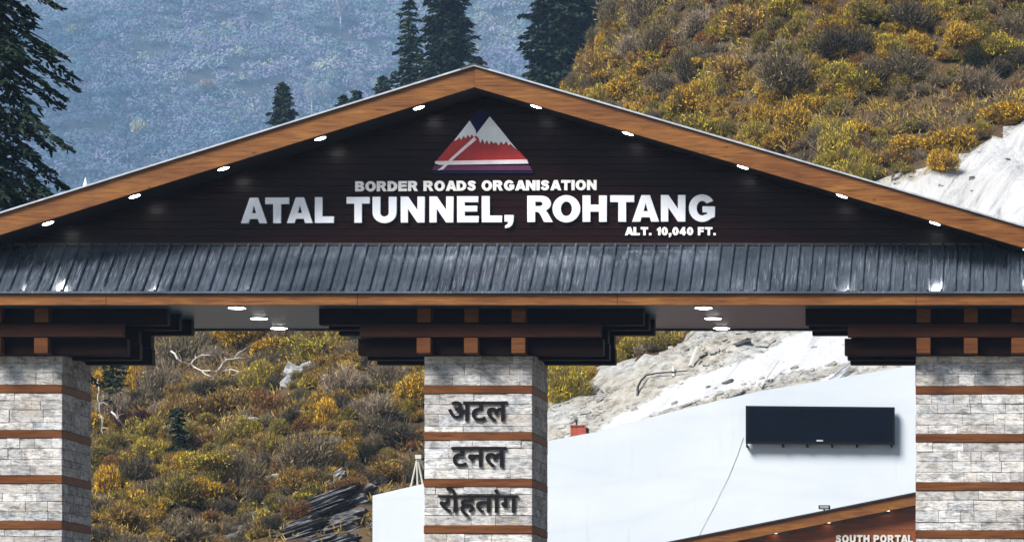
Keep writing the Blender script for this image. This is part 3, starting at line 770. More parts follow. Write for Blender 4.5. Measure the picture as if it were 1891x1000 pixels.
for px_, side in ((773, 0), (591, 0), (412, 0), (248, 0), (88, 0), (-62, 0), (-210, 0), (990, 1), (1160, 1), (1372, 1), (1555, 1), (1727, 1), (1900, 1)):
    X = PX(px_, 66.36)
    n = nR if side else nL
    lamp('downlight', (X, 66.36, soff_z(X) - 0.004), 0.105, n, sof[side], LAMP)
for px_ in (428, 1295, -460 + 880 - 860):
    for Y in (66.42, 68.25, 70.0):
        lamp('downlight', (gx(px_), Y, zc - 0.001), 0.16, (0, 0, 1), ceil, LAMP)

# lettering of the sign wall
big = 'ATALTUNNEL,ROHTANG'
bx = [(446.5, 494), (491.5, 534.5), (531.5, 578.5), (583, 617.5), (641.5, 683.5), (689.5, 733), (741.5, 785), (794.5, 838), (845.5, 884.5),
      (891, 927.5), (933, 949), (975, 1021.5), (1021.5, 1072), (1077, 1121), (1128, 1171.5), (1168.5, 1217.5), (1221.5, 1266), (1272.5, 1321)]
for i, (ch, (a, b)) in enumerate(zip(big, bx)):
    t = (a - 446) / 875.0
    top, bot = 366 - 5.5 * t, 412.5 - 3.5 * t
    if ch == ',': top, bot = 362, 409.5
    letter(ch, a, b, top, bot, WY, sign, LETTER, 0.06)
line('BORDER ROADS ORGANISATION', 657, 1102, 335.5, 353.5, WY, sign, LETTER_W, 0.04, gap=0.13, space=0.48, dz=-2.5)
line('ALT. 10,040 FT.', 1155, 1322, 420, 434.5, WY, sign, LETTER_W, 0.035, gap=0.16, space=0.50)

# mountain emblem
def flat(name, pts, Y, th, mat, parent):
    off = worldloc(parent)
    me = glyph_mesh(name, [[(PX(x, Y), PZ(y, Y)) for x, y in pts]], 1, 1, th)
    o = link_mesh(name, me, mat, parent); o.location = Vector((0, Y - th / 2, 0)) - off
    return o
E0 = WY - 0.008
emb = flat('emblem', [(885.5, 200), (889, 200), (985, 316), (986, 320), (797, 320), (796, 316)], E0, 0.04, NAVY, gate)
emb['label'] = 'navy triangular emblem with two snow capped red peaks'
E1 = E0 - 0.044
flat('red_slope', [(866, 226), (877, 249), (884, 249), (903, 219), (975, 297), (806, 297)], E1, 0.012, RED, emb)
flat('base_strip', [(802, 305.5), (978, 305.5), (983, 314.5), (798, 314.5)], E1, 0.012, MAROON, emb)
E2 = E1 - 0.015
flat('snow_cap', [(867.5, 222.5), (878, 240), (880.5, 250), (875, 253), (871, 248), (868, 254), (864, 249), (860, 256), (856, 251), (852, 258), (848, 254), (843, 259), (838.5, 260)], E2, 0.01, SNOW, emb)
flat('snow_cap', [(904.5, 215), (930, 246), (955, 277), (949, 272), (943, 266), (939, 268), (935, 261), (930, 267), (925, 261), (921, 269), (916, 262), (911, 265), (907, 260), (903, 267), (899, 258), (895, 266), (891, 256), (887, 265), (884, 255), (880, 251), (881, 246)], E2, 0.01, SNOW, emb)
flat('road_stripe', [(876, 253), (880, 258), (842, 290), (818, 313), (808, 314.5), (815, 309), (834, 291)], E2, 0.01, PINKW, emb)
flat('road_stripe', [(804, 297.5), (973, 294.5), (976, 302), (812, 304.5), (803, 302)], E2 - 0.013, 0.01, PINKW, emb)

# pillars
PY0, PDEP = 66.95, 2.0
def pillar(pxl, bands, label, seed):
    rnd = random.Random(seed)
    x0, x1 = PX(pxl, PY0), PX(pxl + 199, PY0)
    yA, yB = PY0, PY0 + PDEP
    ztop = PZ(654, PY0)
    mb = MB(); mb.box(x0 + 0.035, x1 - 0.035, yA + 0.035, yB - 0.035, -0.3, ztop)
    p = mb.build('pillar', MORTAR, gate, label)
    zb = []
    step = (bands[-1] - bands[0]) / (len(bands) - 1)
    b = list(bands)
    while PZ(b[-1] + step, PY0) > 0.35: b.append(b[-1] + step)
    edges = [ztop]
    for yy in b:
        zz = PZ(yy, PY0); edges += [zz, zz - 0.152]
    edges.append(0.0)
    cl = MB()
    def block(face, u0, u1, z0, z1, col):
        pr = rnd.uniform(0, 0.022); c = 0.006
        if face == 0: cl.bevbox(u0, u1, yA - pr, yA + 0.06, z0, z1, c, col)
        elif face == 1: cl.bevbox(x1 - 0.06, x1 + pr, u0, u1, z0, z1, c, col)
        elif face == 2: cl.bevbox(u0, u1, yB - 0.06, yB + pr, z0, z1, c, col)
        else: cl.bevbox(x0 - pr, x0 + 0.06, u0, u1, z0, z1, c, col)
    for i in range(0, len(edges) - 1, 2):
        zt_, zb_ = edges[i], edges[i + 1]
        n = max(1, round((zt_ - zb_) / 0.17)); cuts = [zt_]
        hs = [rnd.uniform(0.55, 1.3) for _ in range(n)]; tot = sum(hs)
        for h in hs: cuts.append(cuts[-1] - h / tot * (zt_ - zb_))
        for z1_, z0_ in zip(cuts[:-1], cuts[1:]):
            for face in range(4):
                a, e = (x0, x1) if face in (0, 2) else (yA + 0.062, yB - 0.062)
                u = a
                while u < e - 0.02:
                    w = rnd.choice((0.25, 0.38, 0.5, 0.65, 0.8)) * rnd.uniform(0.8, 1.2)
                    if e - (u + w) < 0.14: w = e - u
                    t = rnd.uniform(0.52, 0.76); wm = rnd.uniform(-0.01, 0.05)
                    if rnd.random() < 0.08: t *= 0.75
                    if face in (1, 3): t *= 0.66; wm = rnd.uniform(0.0, 0.03)  # side faces: shade painted into the block colour along with a damp tone
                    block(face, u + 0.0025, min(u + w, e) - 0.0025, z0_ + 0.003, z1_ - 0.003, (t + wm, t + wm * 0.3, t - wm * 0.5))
                    u += w
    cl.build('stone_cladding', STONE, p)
    for yy in b:
        zz = PZ(yy, PY0)
        mb = MB(); mb.bevbox(x0 - 0.012, x1 + 0.004, yA - 0.03, yB + 0.01, zz - 0.150, zz - 0.002, 0.008)
        mb.build('wood_band', WOOD_B, p)
    return p
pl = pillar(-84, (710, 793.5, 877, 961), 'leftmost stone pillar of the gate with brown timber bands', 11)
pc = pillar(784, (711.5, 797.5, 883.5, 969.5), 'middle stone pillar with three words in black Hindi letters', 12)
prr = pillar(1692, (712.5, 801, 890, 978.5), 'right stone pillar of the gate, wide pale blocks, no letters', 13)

def hindi(word, x0, x1, y_top, y_bot, off=0.007):
    loops = [[(l[i] / 1000, l[i + 1] / 1000) for i in range(0, len(l), 2)] for l in DEVA[word]]
    xs_ = [p[0] for l in loops for p in l]; ys_ = [p[1] for l in loops for p in l]
    a, b, c, d = min(xs_), max(xs_), min(ys_), max(ys_)
    Y = PY0
    sx = (PX(x1, Y) - PX(x0, Y)) / (b - a); sz = (PZ(y_top, Y) - PZ(y_bot, Y)) / (d - c)
    groups, cur = [], []
    def bb(l): return min(p[0] for p in l), max(p[0] for p in l)
    used = [False] * len(loops)
    order = 0
    for i, l in enumerate(loops):
        if used[i]: continue
        used[i] = True; g_ = [l]; lo, hi = bb(l)
        for j in range(i + 1, len(loops)):
            if used[j]: continue
            l2 = loops[j]; a2, b2 = bb(l2)
            c2 = (min(p[1] for p in l2), max(p[1] for p in l2)); c1 = (min(p[1] for p in l), max(p[1] for p in l))
            if a2 > lo + 1e-6 and b2 < hi - 1e-6 and c2[0] > c1[0] + 1e-6 and c2[1] < c1[1] - 1e-6:
                used[j] = True; g_.append(l2)       # a counter inside this letter
        me = glyph_mesh('letter', [[(x - a, y - c) for x, y in q_] for q_ in g_], sx, sz, 0.035 + 0.004 * (order % 3), off)
        o = link_mesh('letter', me, HINDI, pc)
        o.location = Vector((PX(x0, Y), Y - 0.042, PZ(y_bot, Y))) - worldloc(pc)
        order += 1
hindi('अटल', 829, 937, 741, 777)
hindi('टनल', 835, 935, 825, 861)
hindi('रोहतांग', 811, 957, 900, 952)

# corbel brackets
zz = lambda y: PZ(y, 66.45)
T1a, T1b, T2a, T2b, T3a, T3b = zc - 0.004, zz(597), zz(597.3), zz(622), zz(622.3), PZ(654.5, 66.6)
def bracket(cx, label, de=0.0):
    X = PX(cx, 66.5); XB = PX(cx - 13 + de, 66.45)
    mb = MB(); mb.bevbox(X - 2.2, X + 2.28, 66.46, 66.62, T2b, T2a, 0.008)
    br = mb.build('corbel_bracket', WOOD_T, gate, label)
    for k_, Y in enumerate((66.66, 67.56, 68.5)):
        hw = 3.0; h3 = 2.27
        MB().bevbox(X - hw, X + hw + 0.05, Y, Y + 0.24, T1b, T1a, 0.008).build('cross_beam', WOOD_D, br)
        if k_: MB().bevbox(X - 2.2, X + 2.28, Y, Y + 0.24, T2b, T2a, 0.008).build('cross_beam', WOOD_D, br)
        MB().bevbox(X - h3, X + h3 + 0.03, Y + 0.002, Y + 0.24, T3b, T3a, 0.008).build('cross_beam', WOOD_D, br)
    for d in (-0.88, 0, 0.88):
        MB().bevbox(XB + d - 0.13, XB + d + 0.13, 66.43, 68.9, T1b + 0.02, T1a - 0.004, 0.008).build('beam_end', WOOD_E, br)
        MB().bevbox(XB + d - 0.13, XB + d + 0.13, 66.40, 68.9, T3b + 0.01, T3a - 0.012, 0.008).build('beam_end', WOOD_E, br)
bracket(2.5, 'dark stepped timber bracket over the leftmost pillar')
bracket(883.5, 'dark stepped timber bracket over the middle pillar')
bracket(1784, 'dark stepped timber bracket over the right pillar', 22.0)

# ------------------------------------------------------------------ behind the gate: white wall, display board, portal
WW = 120.0
tops = [(688, 914), (735, 903), (784, 892), (900, 856), (1013, 813), (1100, 797), (1250, 757), (1400, 722), (1550, 697), (1690, 673), (1900, 640), (2300, 592)]
mb = MB()
pts = [(PX(2300, WW), -0.2), (PX(2300, WW), PZ(592, WW))] + [(PX(x, WW), PZ(y, WW)) for x, y in tops[::-1][1:]] + [(PX(688, WW), -0.2)]
n = len(pts)
vs = [(x, WW, z) for x, z in pts] + [(x, WW + 0.55, z) for x, z in pts]
# strips between consecutive stations keep the faces convex
for (xa, ya), (xb, yb_) in zip(tops[:-1], tops[1:]):
    X0, X1 = PX(xa, WW), PX(xb, WW)
    mb.prism([(X0, -0.2), (X1, -0.2), (X1, PZ(yb_, WW)), (X0, PZ(ya, WW))], WW, WW + 0.55)
def weld(o):
    import bmesh
    bm = bmesh.new(); bm.from_mesh(o.data)
    bmesh.ops.remove_doubles(bm, verts=bm.verts, dist=0.0005)
    seen = {}
    for f in list(bm.faces):
        key = tuple(sorted(v.index for v in f.verts)); seen.setdefault(key, []).append(f)
    for fs_ in seen.values():
        if len(fs_) > 1:
            for f in fs_: bm.faces.remove(f)
    bm.to_mesh(o.data); bm.free()
ww = mb.build('retaining_wall', WWALL, top=(PX(1300, WW), WW, 0)); weld(ww)
tag(ww, 'white smooth concrete retaining wall with a sloping top, below the scree slope', 'wall')

bd = thing('display_board', 'long black unlit display board mounted high on the white wall', 'display board', (PX(1515, 119.4), 119.55, PZ(785, 119.4)))
BY = 119.62
quad = [(1377, 818), (1652, 820), (1652, 751), (1377, 748.5)]
mb = MB(); mb.prism([(PX(x, BY), PZ(y, BY)) for x, y in quad], BY, BY + 0.2); mb.build('board_case', BOARDF, bd)
mb = MB(); mb.prism([(PX(x, BY), PZ(y, BY)) for x, y in [(1381, 813.5), (1648, 815.5), (1648, 755), (1381, 752.5)]], BY - 0.012, BY - 0.003); mb.build('screen', BOARD, bd)
for x in (1379, 1445, 1490, 1536, 1582, 1646):
    X = PX(x, BY)
    mb = MB(); z0 = PZ(819, BY)
    mb.box(X - 0.03, X + 0.03, BY + 0.05, WW - 0.004, z0 - 0.10, z0 - 0.03); mb.box(X - 0.025, X + 0.025, BY + 0.06, BY + 0.11, z0 - 0.03, z0 + 0.02); mb.build('mount_arm', BOARDF, bd)
mb = MB(); mb.box(PX(1508, BY), PX(1520, BY), BY - 0.05, BY - 0.014, PZ(814.5, BY), PZ(811.5, BY)); mb.build('status_plate', EDGE, bd)
mb = MB(); mb.tube([P(1372, 806, WW - 0.03), P(1362, 838, WW - 0.02), P(1345, 880, WW - 0.02), P(1318, 935, WW - 0.02), P(1288, 992, WW - 0.02), P(1280, 1040, WW - 0.02)], 0.008)
tag(mb.build('cable', CABLE, top=P(1280, 1040, WW - 0.02)), 'thin grey cable slanting down the white wall below the display board', 'cable')

PO = 112.0
portal = thing('portal_building', 'brown timber clad tunnel portal with a low sloping roof and white letters', 'building', (PX(2000, PO), PO, 0))
def py_(px): return 1000 - 0.2 * (px - 1240) if px <= 2000 else 848 + 0.2 * (px - 2000)
def seg(a, b, d0, d1, y0, y1, mb):
    mb.prism([(PX(a, PO), PZ(py_(a) + d1, PO)), (PX(b, PO), PZ(py_(b) + d1, PO)), (PX(b, PO), PZ(py_(b) + d0, PO)), (PX(a, PO), PZ(py_(a) + d0, PO))], y0, y1); return mb
for a, b, nm in ((1120, 1999, 0), (2001, 2880, 1)):
    seg(a, b, 1, 22, PO, PO + 0.08, MB()).build('rake_fascia', WOOD_L if nm == 0 else WOOD_R, portal)
    seg(a, b, -2, 0.6, PO - 0.08, PO + 7, MB()).build('roof_sheet', TRIM, portal)
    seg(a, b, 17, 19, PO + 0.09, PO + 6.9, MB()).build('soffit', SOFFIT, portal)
PWY = PO + 0.45
mb = MB()
z = -0.1
while z < PZ(866, PO):
    z1 = z + 0.16
    d = (PZ(848 + 19, PO) - z1) * F / PO / 0.2
    d = min(d, 860)
    if d > 5: mb.box(PX(2000 - d, PO), PX(2000 + d, PO), PWY + 0.003 * (int(z / 0.16) % 2), PWY + 0.2, z, z1 - 0.008)
    z = z1
pw = mb.build('plank_wall', PORTW, portal)
line('SOUTH PORTAL', 1543.5, 1686, 987, 1001, PWY, pw, PALEP, 0.06, gap=0.17, space=0.5)
for x in (1328, 1430, 1528, 1638):
    c = Vector((PX(x, PO + 0.35), PO + 0.35, PZ(py_(x) + 19.5, PO)))
    lamp('downlight', c, 0.10, (0, 0, 1), pw, LAMP2)
fl = thing('floodlight', 'small dark floodlight standing on the brown portal roof edge', 'floodlight', (PX(1522, PO + .2), PO + 0.2, PZ(py_(1522) - 2, PO)))
z0 = PZ(py_(1522) - 2, PO); X = PX(1522, PO + .2)
MB().bevbox(X - 0.17, X + 0.19, PO + 0.05, PO + 0.22, z0 + 0.05, z0 + 0.17, 0.015).build('lamp_head', BOARDF, fl)
MB().box(X - 0.13, X + 0.15, PO + 0.035, PO + 0.048, z0 + 0.07, z0 + 0.15).build('lens', GALV, fl)
MB().box(X - 0.02, X + 0.03, PO + 0.14, PO + 0.19, z0 - 0.03, z0 + 0.05).box(X - 0.08, X + 0.09, PO + 0.10, PO + 0.21, z0 - 0.035, z0 - 0.01).build('bracket', TRIM, fl)

# small things on and above the wall
bxr = thing('equipment_box', 'small red painted steel box with a lid on the white wall top', 'box', (PX(1070, 120.3), 120.3, float(wall_top(PX(1070, 120)))))
X0, X1 = PX(1054, 120.1), PX(1083, 120.1); zb = PZ(805, 120.1)
MB().bevbox(X0, X1, 120.02, 120.45, zb, zb + 0.32, 0.015).build('case', BRICKR, bxr)
MB().bevbox(X0 - 0.02, X1 - 0.08, 119.99, 120.48, zb + 0.323, zb + 0.38, 0.01).build('lid', BRICKR, bxr)
MB().tube([(X0 + 0.18, 120.2, zb + 0.38), (X0 + 0.18, 120.2, zb + 0.52), (X0 + 0.12, 120.2, zb + 0.56)], 0.035, 8).build('spout', TRIM, bxr)
MB().box(X1 + 0.002, X1 + 0.06, 120.08, 120.35, zb + 0.08, zb + 0.28).build('side_cover', BOARDF, bxr)

tr = thing('pole_frame', 'pale narrow A shaped pole frame standing on the short white wall by the middle pillar', 'frame', tuple(P(771, 897, 120.3)))
for a, b in (((771, 843), (759, 897)), ((771, 843), (781, 896)), ((773, 842), (790, 880)), ((770, 852), (771, 896))):
    MB().tube([P(a[0], a[1], 120.25), P(b[0], b[1], 120.35 if b[0] != 790 else 121.2)], 0.03, 6).build('leg', PALEP, tr)
MB().box(PX(767, 120.2), PX(778, 120.2), 120.15, 120.3, PZ(846, 120.2), PZ(839, 120.2)).build('head_bracket', PALEP, tr)

# ------------------------------------------------------------------ rocks, poles, dead wood
def onhill(px_, py__, lift=0.0):
    p = hit(px_, py__)
    if p is None: p = P(px_, py__, 190)
    return p + Vector((0, 0, lift))
def rock(px_, py__, w, h, label, mat, seed, ang=0.0, layers=0, group=None, dep=None):
    """boulder or layered slab whose size is given in photo pixels; it sits partly sunk in the slope"""
    rnd = np.random.RandomState(seed)
    c = onhill(px_, py__)
    k = c.y / F
    W, H = w * k / 2, h * k / 2
    import bmesh
    bm = bmesh.new(); 
    n = layers or 1
    for i in range(n):
        b2 = bmesh.new(); bmesh.ops.create_icosphere(b2, subdivisions=3, radius=1.0)
        f = (i + 0.5) / n
        hh = H / n * 1.25
        ww = W * (rnd.uniform(0.55, 1.0) if n > 1 else 1.0)
        ox = rnd.uniform(-0.3, 0.3) * W if n > 1 else 0; oy = -rnd.uniform(0, 0.35) * W + f * 0.5 * W if n > 1 else 0
        s = rnd.rand() * 50
        for v in b2.verts:
            p = v.co.copy()
            q = 0.42 if n > 1 else 0.6
            p = Vector([math.copysign(abs(t) ** q, t) for t in p])
            d = 1 + 0.6 * float(fbm(p.x * 1.5 + s, p.y * 1.3 + p.z * 1.7 + s, 4)) + 0.35 * round(3 * float(vnoise(p.x * 3 + s, p.z * 2.6 + p.y)), 0) / 3 - 0.15
            v.co = Vector((p.x * ww * d + ox, p.y * W * 0.6 * d + oy, p.z * hh * d + (f - 0.5) * 2 * H))
        mm = bpy.data.meshes.new('t'); b2.to_mesh(mm); b2.free(); bm.from_mesh(mm); bpy.data.meshes.remove(mm)
    me = bpy.data.meshes.new('rock'); bm.to_mesh(me); bm.free()
    me.transform(Matrix.Rotation(-ang, 4, 'Y'))
    me.materials.append(mat)
    o = link_mesh('rock', me, mat); o.location = c
    return tag(o, label, 'rock', group)
dark = 'dark layered rocks low on the slope in the left opening'
rock(592, 938, 130, 36, 'long tilted dark layered ledge, highest of the outcrop below the rust bushes', ROCKD, 1, 0.35, 7, dark)
rock(560, 985, 100, 44, 'dark layered ledge cut by the bottom edge, left of the white wall', ROCKD, 2, 0.35, 7, dark)
rock(640, 975, 92, 50, 'black shaded layered rock right beside the short white wall end', ROCKD, 3, 0.3, 6, dark)
rock(655, 928, 70, 50, 'dark rock under the rust bushes just above the short white wall', ROCKD, 4, 0.4, 5, dark)
rock(600, 1012, 120, 40, 'dark layered ledge running out of the bottom edge beside the short white wall', ROCKD, 27, 0.3, 6, dark)
rock(480, 958, 60, 24, 'small dark slab at the left foot of the layered outcrop', ROCKD, 5, 0.3, 2, dark)
rock(440, 985, 46, 26, 'dark low rock farthest left in the layered outcrop', ROCKD, 6, 0.2, 2, dark)
rock(705, 890, 40, 18, 'dark flat rock above the short white wall top', ROCKD, 7, 0.3, 2, dark)
pale = 'pale rocks showing between the autumn bushes'
rock(545, 702, 52, 44, 'large pale grey split rock high in the left opening', ROCKL, 8, -0.5, 2, pale)
rock(568, 690, 26, 26, 'small pale rock touching the right side of the large split rock', ROCKL, 9, 0.2, 0, pale)
rock(469, 790, 34, 26, 'pale blue grey rock left of the middle of the left opening', ROCKL, 10, -0.4, 0, pale)
rock(553, 773, 26, 20, 'pale rock below the large split rock', ROCKL, 11, 0.1, 0, pale)
rock(652, 786, 20, 10, 'tiny pale rock near the middle pillar, at the height of its second band', ROCKL, 12, 0.1, 0, pale)
rock(622, 884, 44, 16, 'pale slanted slab above the layered outcrop', ROCKL, 13, 0.55, 2, pale)
rock(505, 890, 30, 16, 'pale grey stone left above the layered outcrop', ROCKL, 14, 0.2, 0, pale)
rock(1207, 38, 26, 20, 'white rock near the top edge, right of the twin spruces', ROCKL, 15, 0.3, 0, pale)
rock(1293, 195, 20, 16, 'small blue grey stone just above the right roof slope', ROCKL, 16, 0.0, 0, pale)
for i, (x, y, w, h, lb) in enumerate([(1345, 706, 30, 9, 'dark flat stone left of the long stick on the white slope'), (1308, 722, 12, 8, 'tiny dark stone, leftmost on the white slope'),
        (1352, 738, 60, 9, 'row-like flat grey slab on the rubble above the white wall'), (1270, 748, 40, 8, 'thin grey slab on rubble above the white wall, left part'),
        (1243, 752, 30, 10, 'brownish stone at the left end of the rubble strip'), (1455, 702, 26, 14, 'orange brown stone by the pale cyan sheet'),
        (1370, 640, 44, 16, 'dark mossy hump at the upper edge of the white slope, under the soffit'), (1215, 700, 26, 10, 'flat grey stone by the bent pipe on the dirt bank'),
        (1148, 690, 34, 10, 'flat stone on the dirt bank left of the bent pipe'), (1105, 725, 26, 9, 'beige stone on the dirt bank above the red box'),
        (1300, 660, 30, 9, 'grey stone below the leaning post on the dirt bank'), (1660, 330, 36, 18, 'white lump of concrete at the foot of the upper scree'),
        (1735, 352, 22, 12, 'dark stone on the upper white scree, left'), (1795, 330, 16, 12, 'small dark stone on the upper white scree, middle'), (1858, 300, 20, 10, 'small dark stone on the upper white scree, right')]):
    rock(x, y, w * 0.7, h * 0.5, lb, ROCKD if 'dark' in lb else ROCKL, 30 + i, 0.4 if w > 25 else 0.1, 2 if w > 20 else 0, 'stones on the bare slopes')

def sticks(name, paths, rad, mat, label, cat, lift=0.25, group=None, n=5):
    mb = MB(); ymin = min(onhill(x, y).y for pth in paths for x, y in pth)
    if mat is DEADW and len(paths) > 2:
        # bends and side twigs
        rr = random.Random(len(label)); full = []
        for pth in paths:
            q_ = [pth[0]]
            for (x0_, y0_), (x1_, y1_) in zip(pth[:-1], pth[1:]):
                L_ = math.hypot(x1_ - x0_, y1_ - y0_); n_ = max(1, int(L_ / 7))
                for k_ in range(1, n_ + 1):
                    t_ = k_ / n_; j_ = 0 if k_ == n_ else 2.2
                    q_.append((x0_ + (x1_ - x0_) * t_ + rr.uniform(-j_, j_), y0_ + (y1_ - y0_) * t_ + rr.uniform(-j_, j_)))
            full.append(q_)
        for q_ in list(full):
            for (x_, y_) in q_[1:-1]:
                if rr.random() < 0.45:
                    a_ = rr.uniform(0, 6.28); L_ = rr.uniform(5, 16)
                    full.append([(x_, y_), (x_ + L_ * 0.5 * math.cos(a_), y_ + L_ * 0.5 * math.sin(a_)), (x_ + L_ * math.cos(a_ + 0.4), y_ + L_ * math.sin(a_ + 0.4))])
        paths = full
    for pth in paths:
        r0 = rad * (1.0 if pth is paths[0] else 0.62 if len(pth) > 3 else 0.4)
        pts_ = []
        d0 = onhill(*pth[0]).y
        for i, (x, y) in enumerate(pth):
            h = onhill(x, y)
            Y = h.y * 0.5 + d0 * 0.5 - lift * 1.5 if lift < 1 else ymin - (2.6 if lift > 3.5 else 1.0) + 0.5 * math.sin(x * 0.11)
            pts_.append(P(x, y, Y))
        m_ = len(pts_)
        mb.tube(pts_, [r0 * (1 - 0.55 * i / max(1, m_ - 1)) for i in range(m_)], n)
    return tag(mb.build(name, mat, top=tuple(onhill(*paths[0][0]))), label, cat, group)
sticks('dead_branch', [[(316, 648), (335, 668), (352, 672), (372, 684), (398, 686), (424, 681)], [(352, 672), (362, 661), (380, 655), (396, 657)], [(398, 686), (412, 668), (432, 662), (464, 659)], [(424, 681), (420, 700)], [(412, 668), (404, 650), (390, 639)], [(432, 662), (441, 650), (455, 642)], [(372, 684), (388, 694), (404, 697)], [(335, 668), (330, 652)], [(424, 681), (440, 686), (452, 684)]],
       0.05, DEADW, 'tangle of bleached dead branches below the soffit in the left opening', 'dead branch', lift=4.0)
sticks('dead_branch', [[(206, 760), (222, 778), (238, 800), (262, 806)], [(222, 778), (216, 758)], [(238, 800), (228, 812), (206, 800)], [(181, 700), (184, 760), (190, 800)]], 0.05, DEADW, 'thin pale dead branches right beside the leftmost pillar', 'dead branch', lift=3.0)
sticks('fallen_log', [[(1140, 34), (1150, 44), (1164, 49), (1168, 44)]], 0.10, DEADW, 'short curved white log near the top edge, right of the spruces', 'log')
sticks('fallen_log', [[(1170, 12), (1176, 18), (1184, 20)]], 0.08, DEADW, 'tiny white log at the top edge above the curved log', 'log')
sticks('dead_branch', [[(1244, 222), (1254, 212), (1264, 206)], [(1250, 216), (1246, 206)]], 0.06, DEADW, 'forked white stick resting just above the right roof slope', 'dead branch')
sticks('dead_branch', [[(1392, 178), (1398, 170), (1402, 162)]], 0.06, DEADW, 'short pale stick under the big grey round bush', 'dead branch')
sticks('fence_post', [[(1276, 676), (1281, 660), (1288, 641)]], 0.10, PALEP, 'thick pale leaning post on the dirt bank', 'post')
sticks('fence_post', [[(1244, 695), (1243, 675)]], 0.07, PALEP, 'short pale upright post left of the leaning post', 'post')
sticks('bent_pipe', [[(1177, 730), (1178, 714), (1184, 702), (1194, 692), (1216, 688), (1246, 686), (1270, 684)]], 0.045, TRIM, 'thin dark pipe bent in an arc on the dirt bank', 'pipe')
sticks('fallen_log', [[(1150, 689), (1185, 687), (1216, 684)]], 0.05, DEADW, 'long thin grey log lying above the bent pipe', 'log')
sticks('long_stick', [[(1405, 714), (1420, 690), (1440, 663)]], 0.05, DEADW, 'long thin stick leaning on the white slope', 'stick')
sticks('drain_pipe', [[(1506, 713), (1540, 692), (1570, 667)]], 0.075, EDGE, 'upper of two white pipes lying on the rubble by the right bracket', 'pipe', group='two white pipes')
sticks('drain_pipe', [[(1530, 711), (1553, 693), (1576, 668)]], 0.075, EDGE, 'lower of two white pipes lying on the rubble by the right bracket', 'pipe', group='two white pipes')
q_ = [P(x, y, 121.6 + 0.02 * (742 - y)) for x, y in ((1386, 742), (1394, 729), (1424, 724), (1452, 715), (1442, 729), (1414, 737))]
mb = MB(); mb.add([tuple(p) for p in q_] + [(p.x, p.y + 0.03, p.z - 0.03) for p in q_], [(0, 1, 2, 3, 4, 5), (11, 10, 9, 8, 7, 6)] + [(i, i + 6, (i + 1) % 6 + 6, (i + 1) % 6) for i in range(6)])
tag(mb.build('plastic_sheet', CYAN, top=tuple(q_[0])), 'crumpled pale cyan plastic sheet behind the white wall top', 'sheet')

# rubble: countless small stones on the dirt bank, the rubble strip and, thinly, on the white slope
def rubble():
    r = np.random.RandomState(5); V_, F_ = [], []
    X = r.uniform(-23, 26, 26000); Y = 121.3 + 60 * r.rand(26000) ** 1.5; Z = hill(X, Y)
    px, py = to_px(X, Y, Z)
    b_ = inpoly(px, py, BARE) & (X > -22.4); w_ = inpoly(px, py, WHITE)
    strip = inpoly(px, py, [(1200, 772), (1300, 733), (1400, 698), (1480, 682), (1575, 660), (1690, 662), (1690, 680), (1560, 702), (1400, 730), (1210, 770)])
    ok = b_ & ((~w_ & (r.rand(len(X)) < 0.8)) | (strip & (r.rand(len(X)) < 0.9)) | (r.rand(len(X)) < 0.035)) & (px < 1960) & (py > -30)
    cube = np.array([(x, y, z) for x in (-1, 1) for y in (-1, 1) for z in (-1, 1)], float)
    fs = [(0, 1, 3, 2), (4, 6, 7, 5), (0, 4, 5, 1), (2, 3, 7, 6), (0, 2, 6, 4), (1, 5, 7, 3)]
    for x, y, z in zip(X[ok], Y[ok], Z[ok]):
        s = 0.045 * (0.5 + r.rand() ** 4 * 2.4)
        c = cube * r.uniform(0.45, 1.0, (8, 3)) * np.array([s * 1.6, s, s * 0.6])
        a = r.uniform(-0.7, 0.2); c = np.stack([c[:, 0] * math.cos(a) + c[:, 2] * math.sin(a), c[:, 1], -c[:, 0] * math.sin(a) + c[:, 2] * math.cos(a)], 1)
        k = len(V_); V_.extend(map(tuple, c + np.array([x, y, z + s * 0.2]))); F_.extend(tuple(i + k for i in f) for f in fs)
    me = bpy.data.meshes.new('rubble'); me.from_pydata(V_, [], F_); me.materials.append(RUBB)
    tag(link_mesh('rubble', me, RUBB), 'small loose grey stones scattered over the bare slopes', 'rubble', kind='stuff')
rubble()

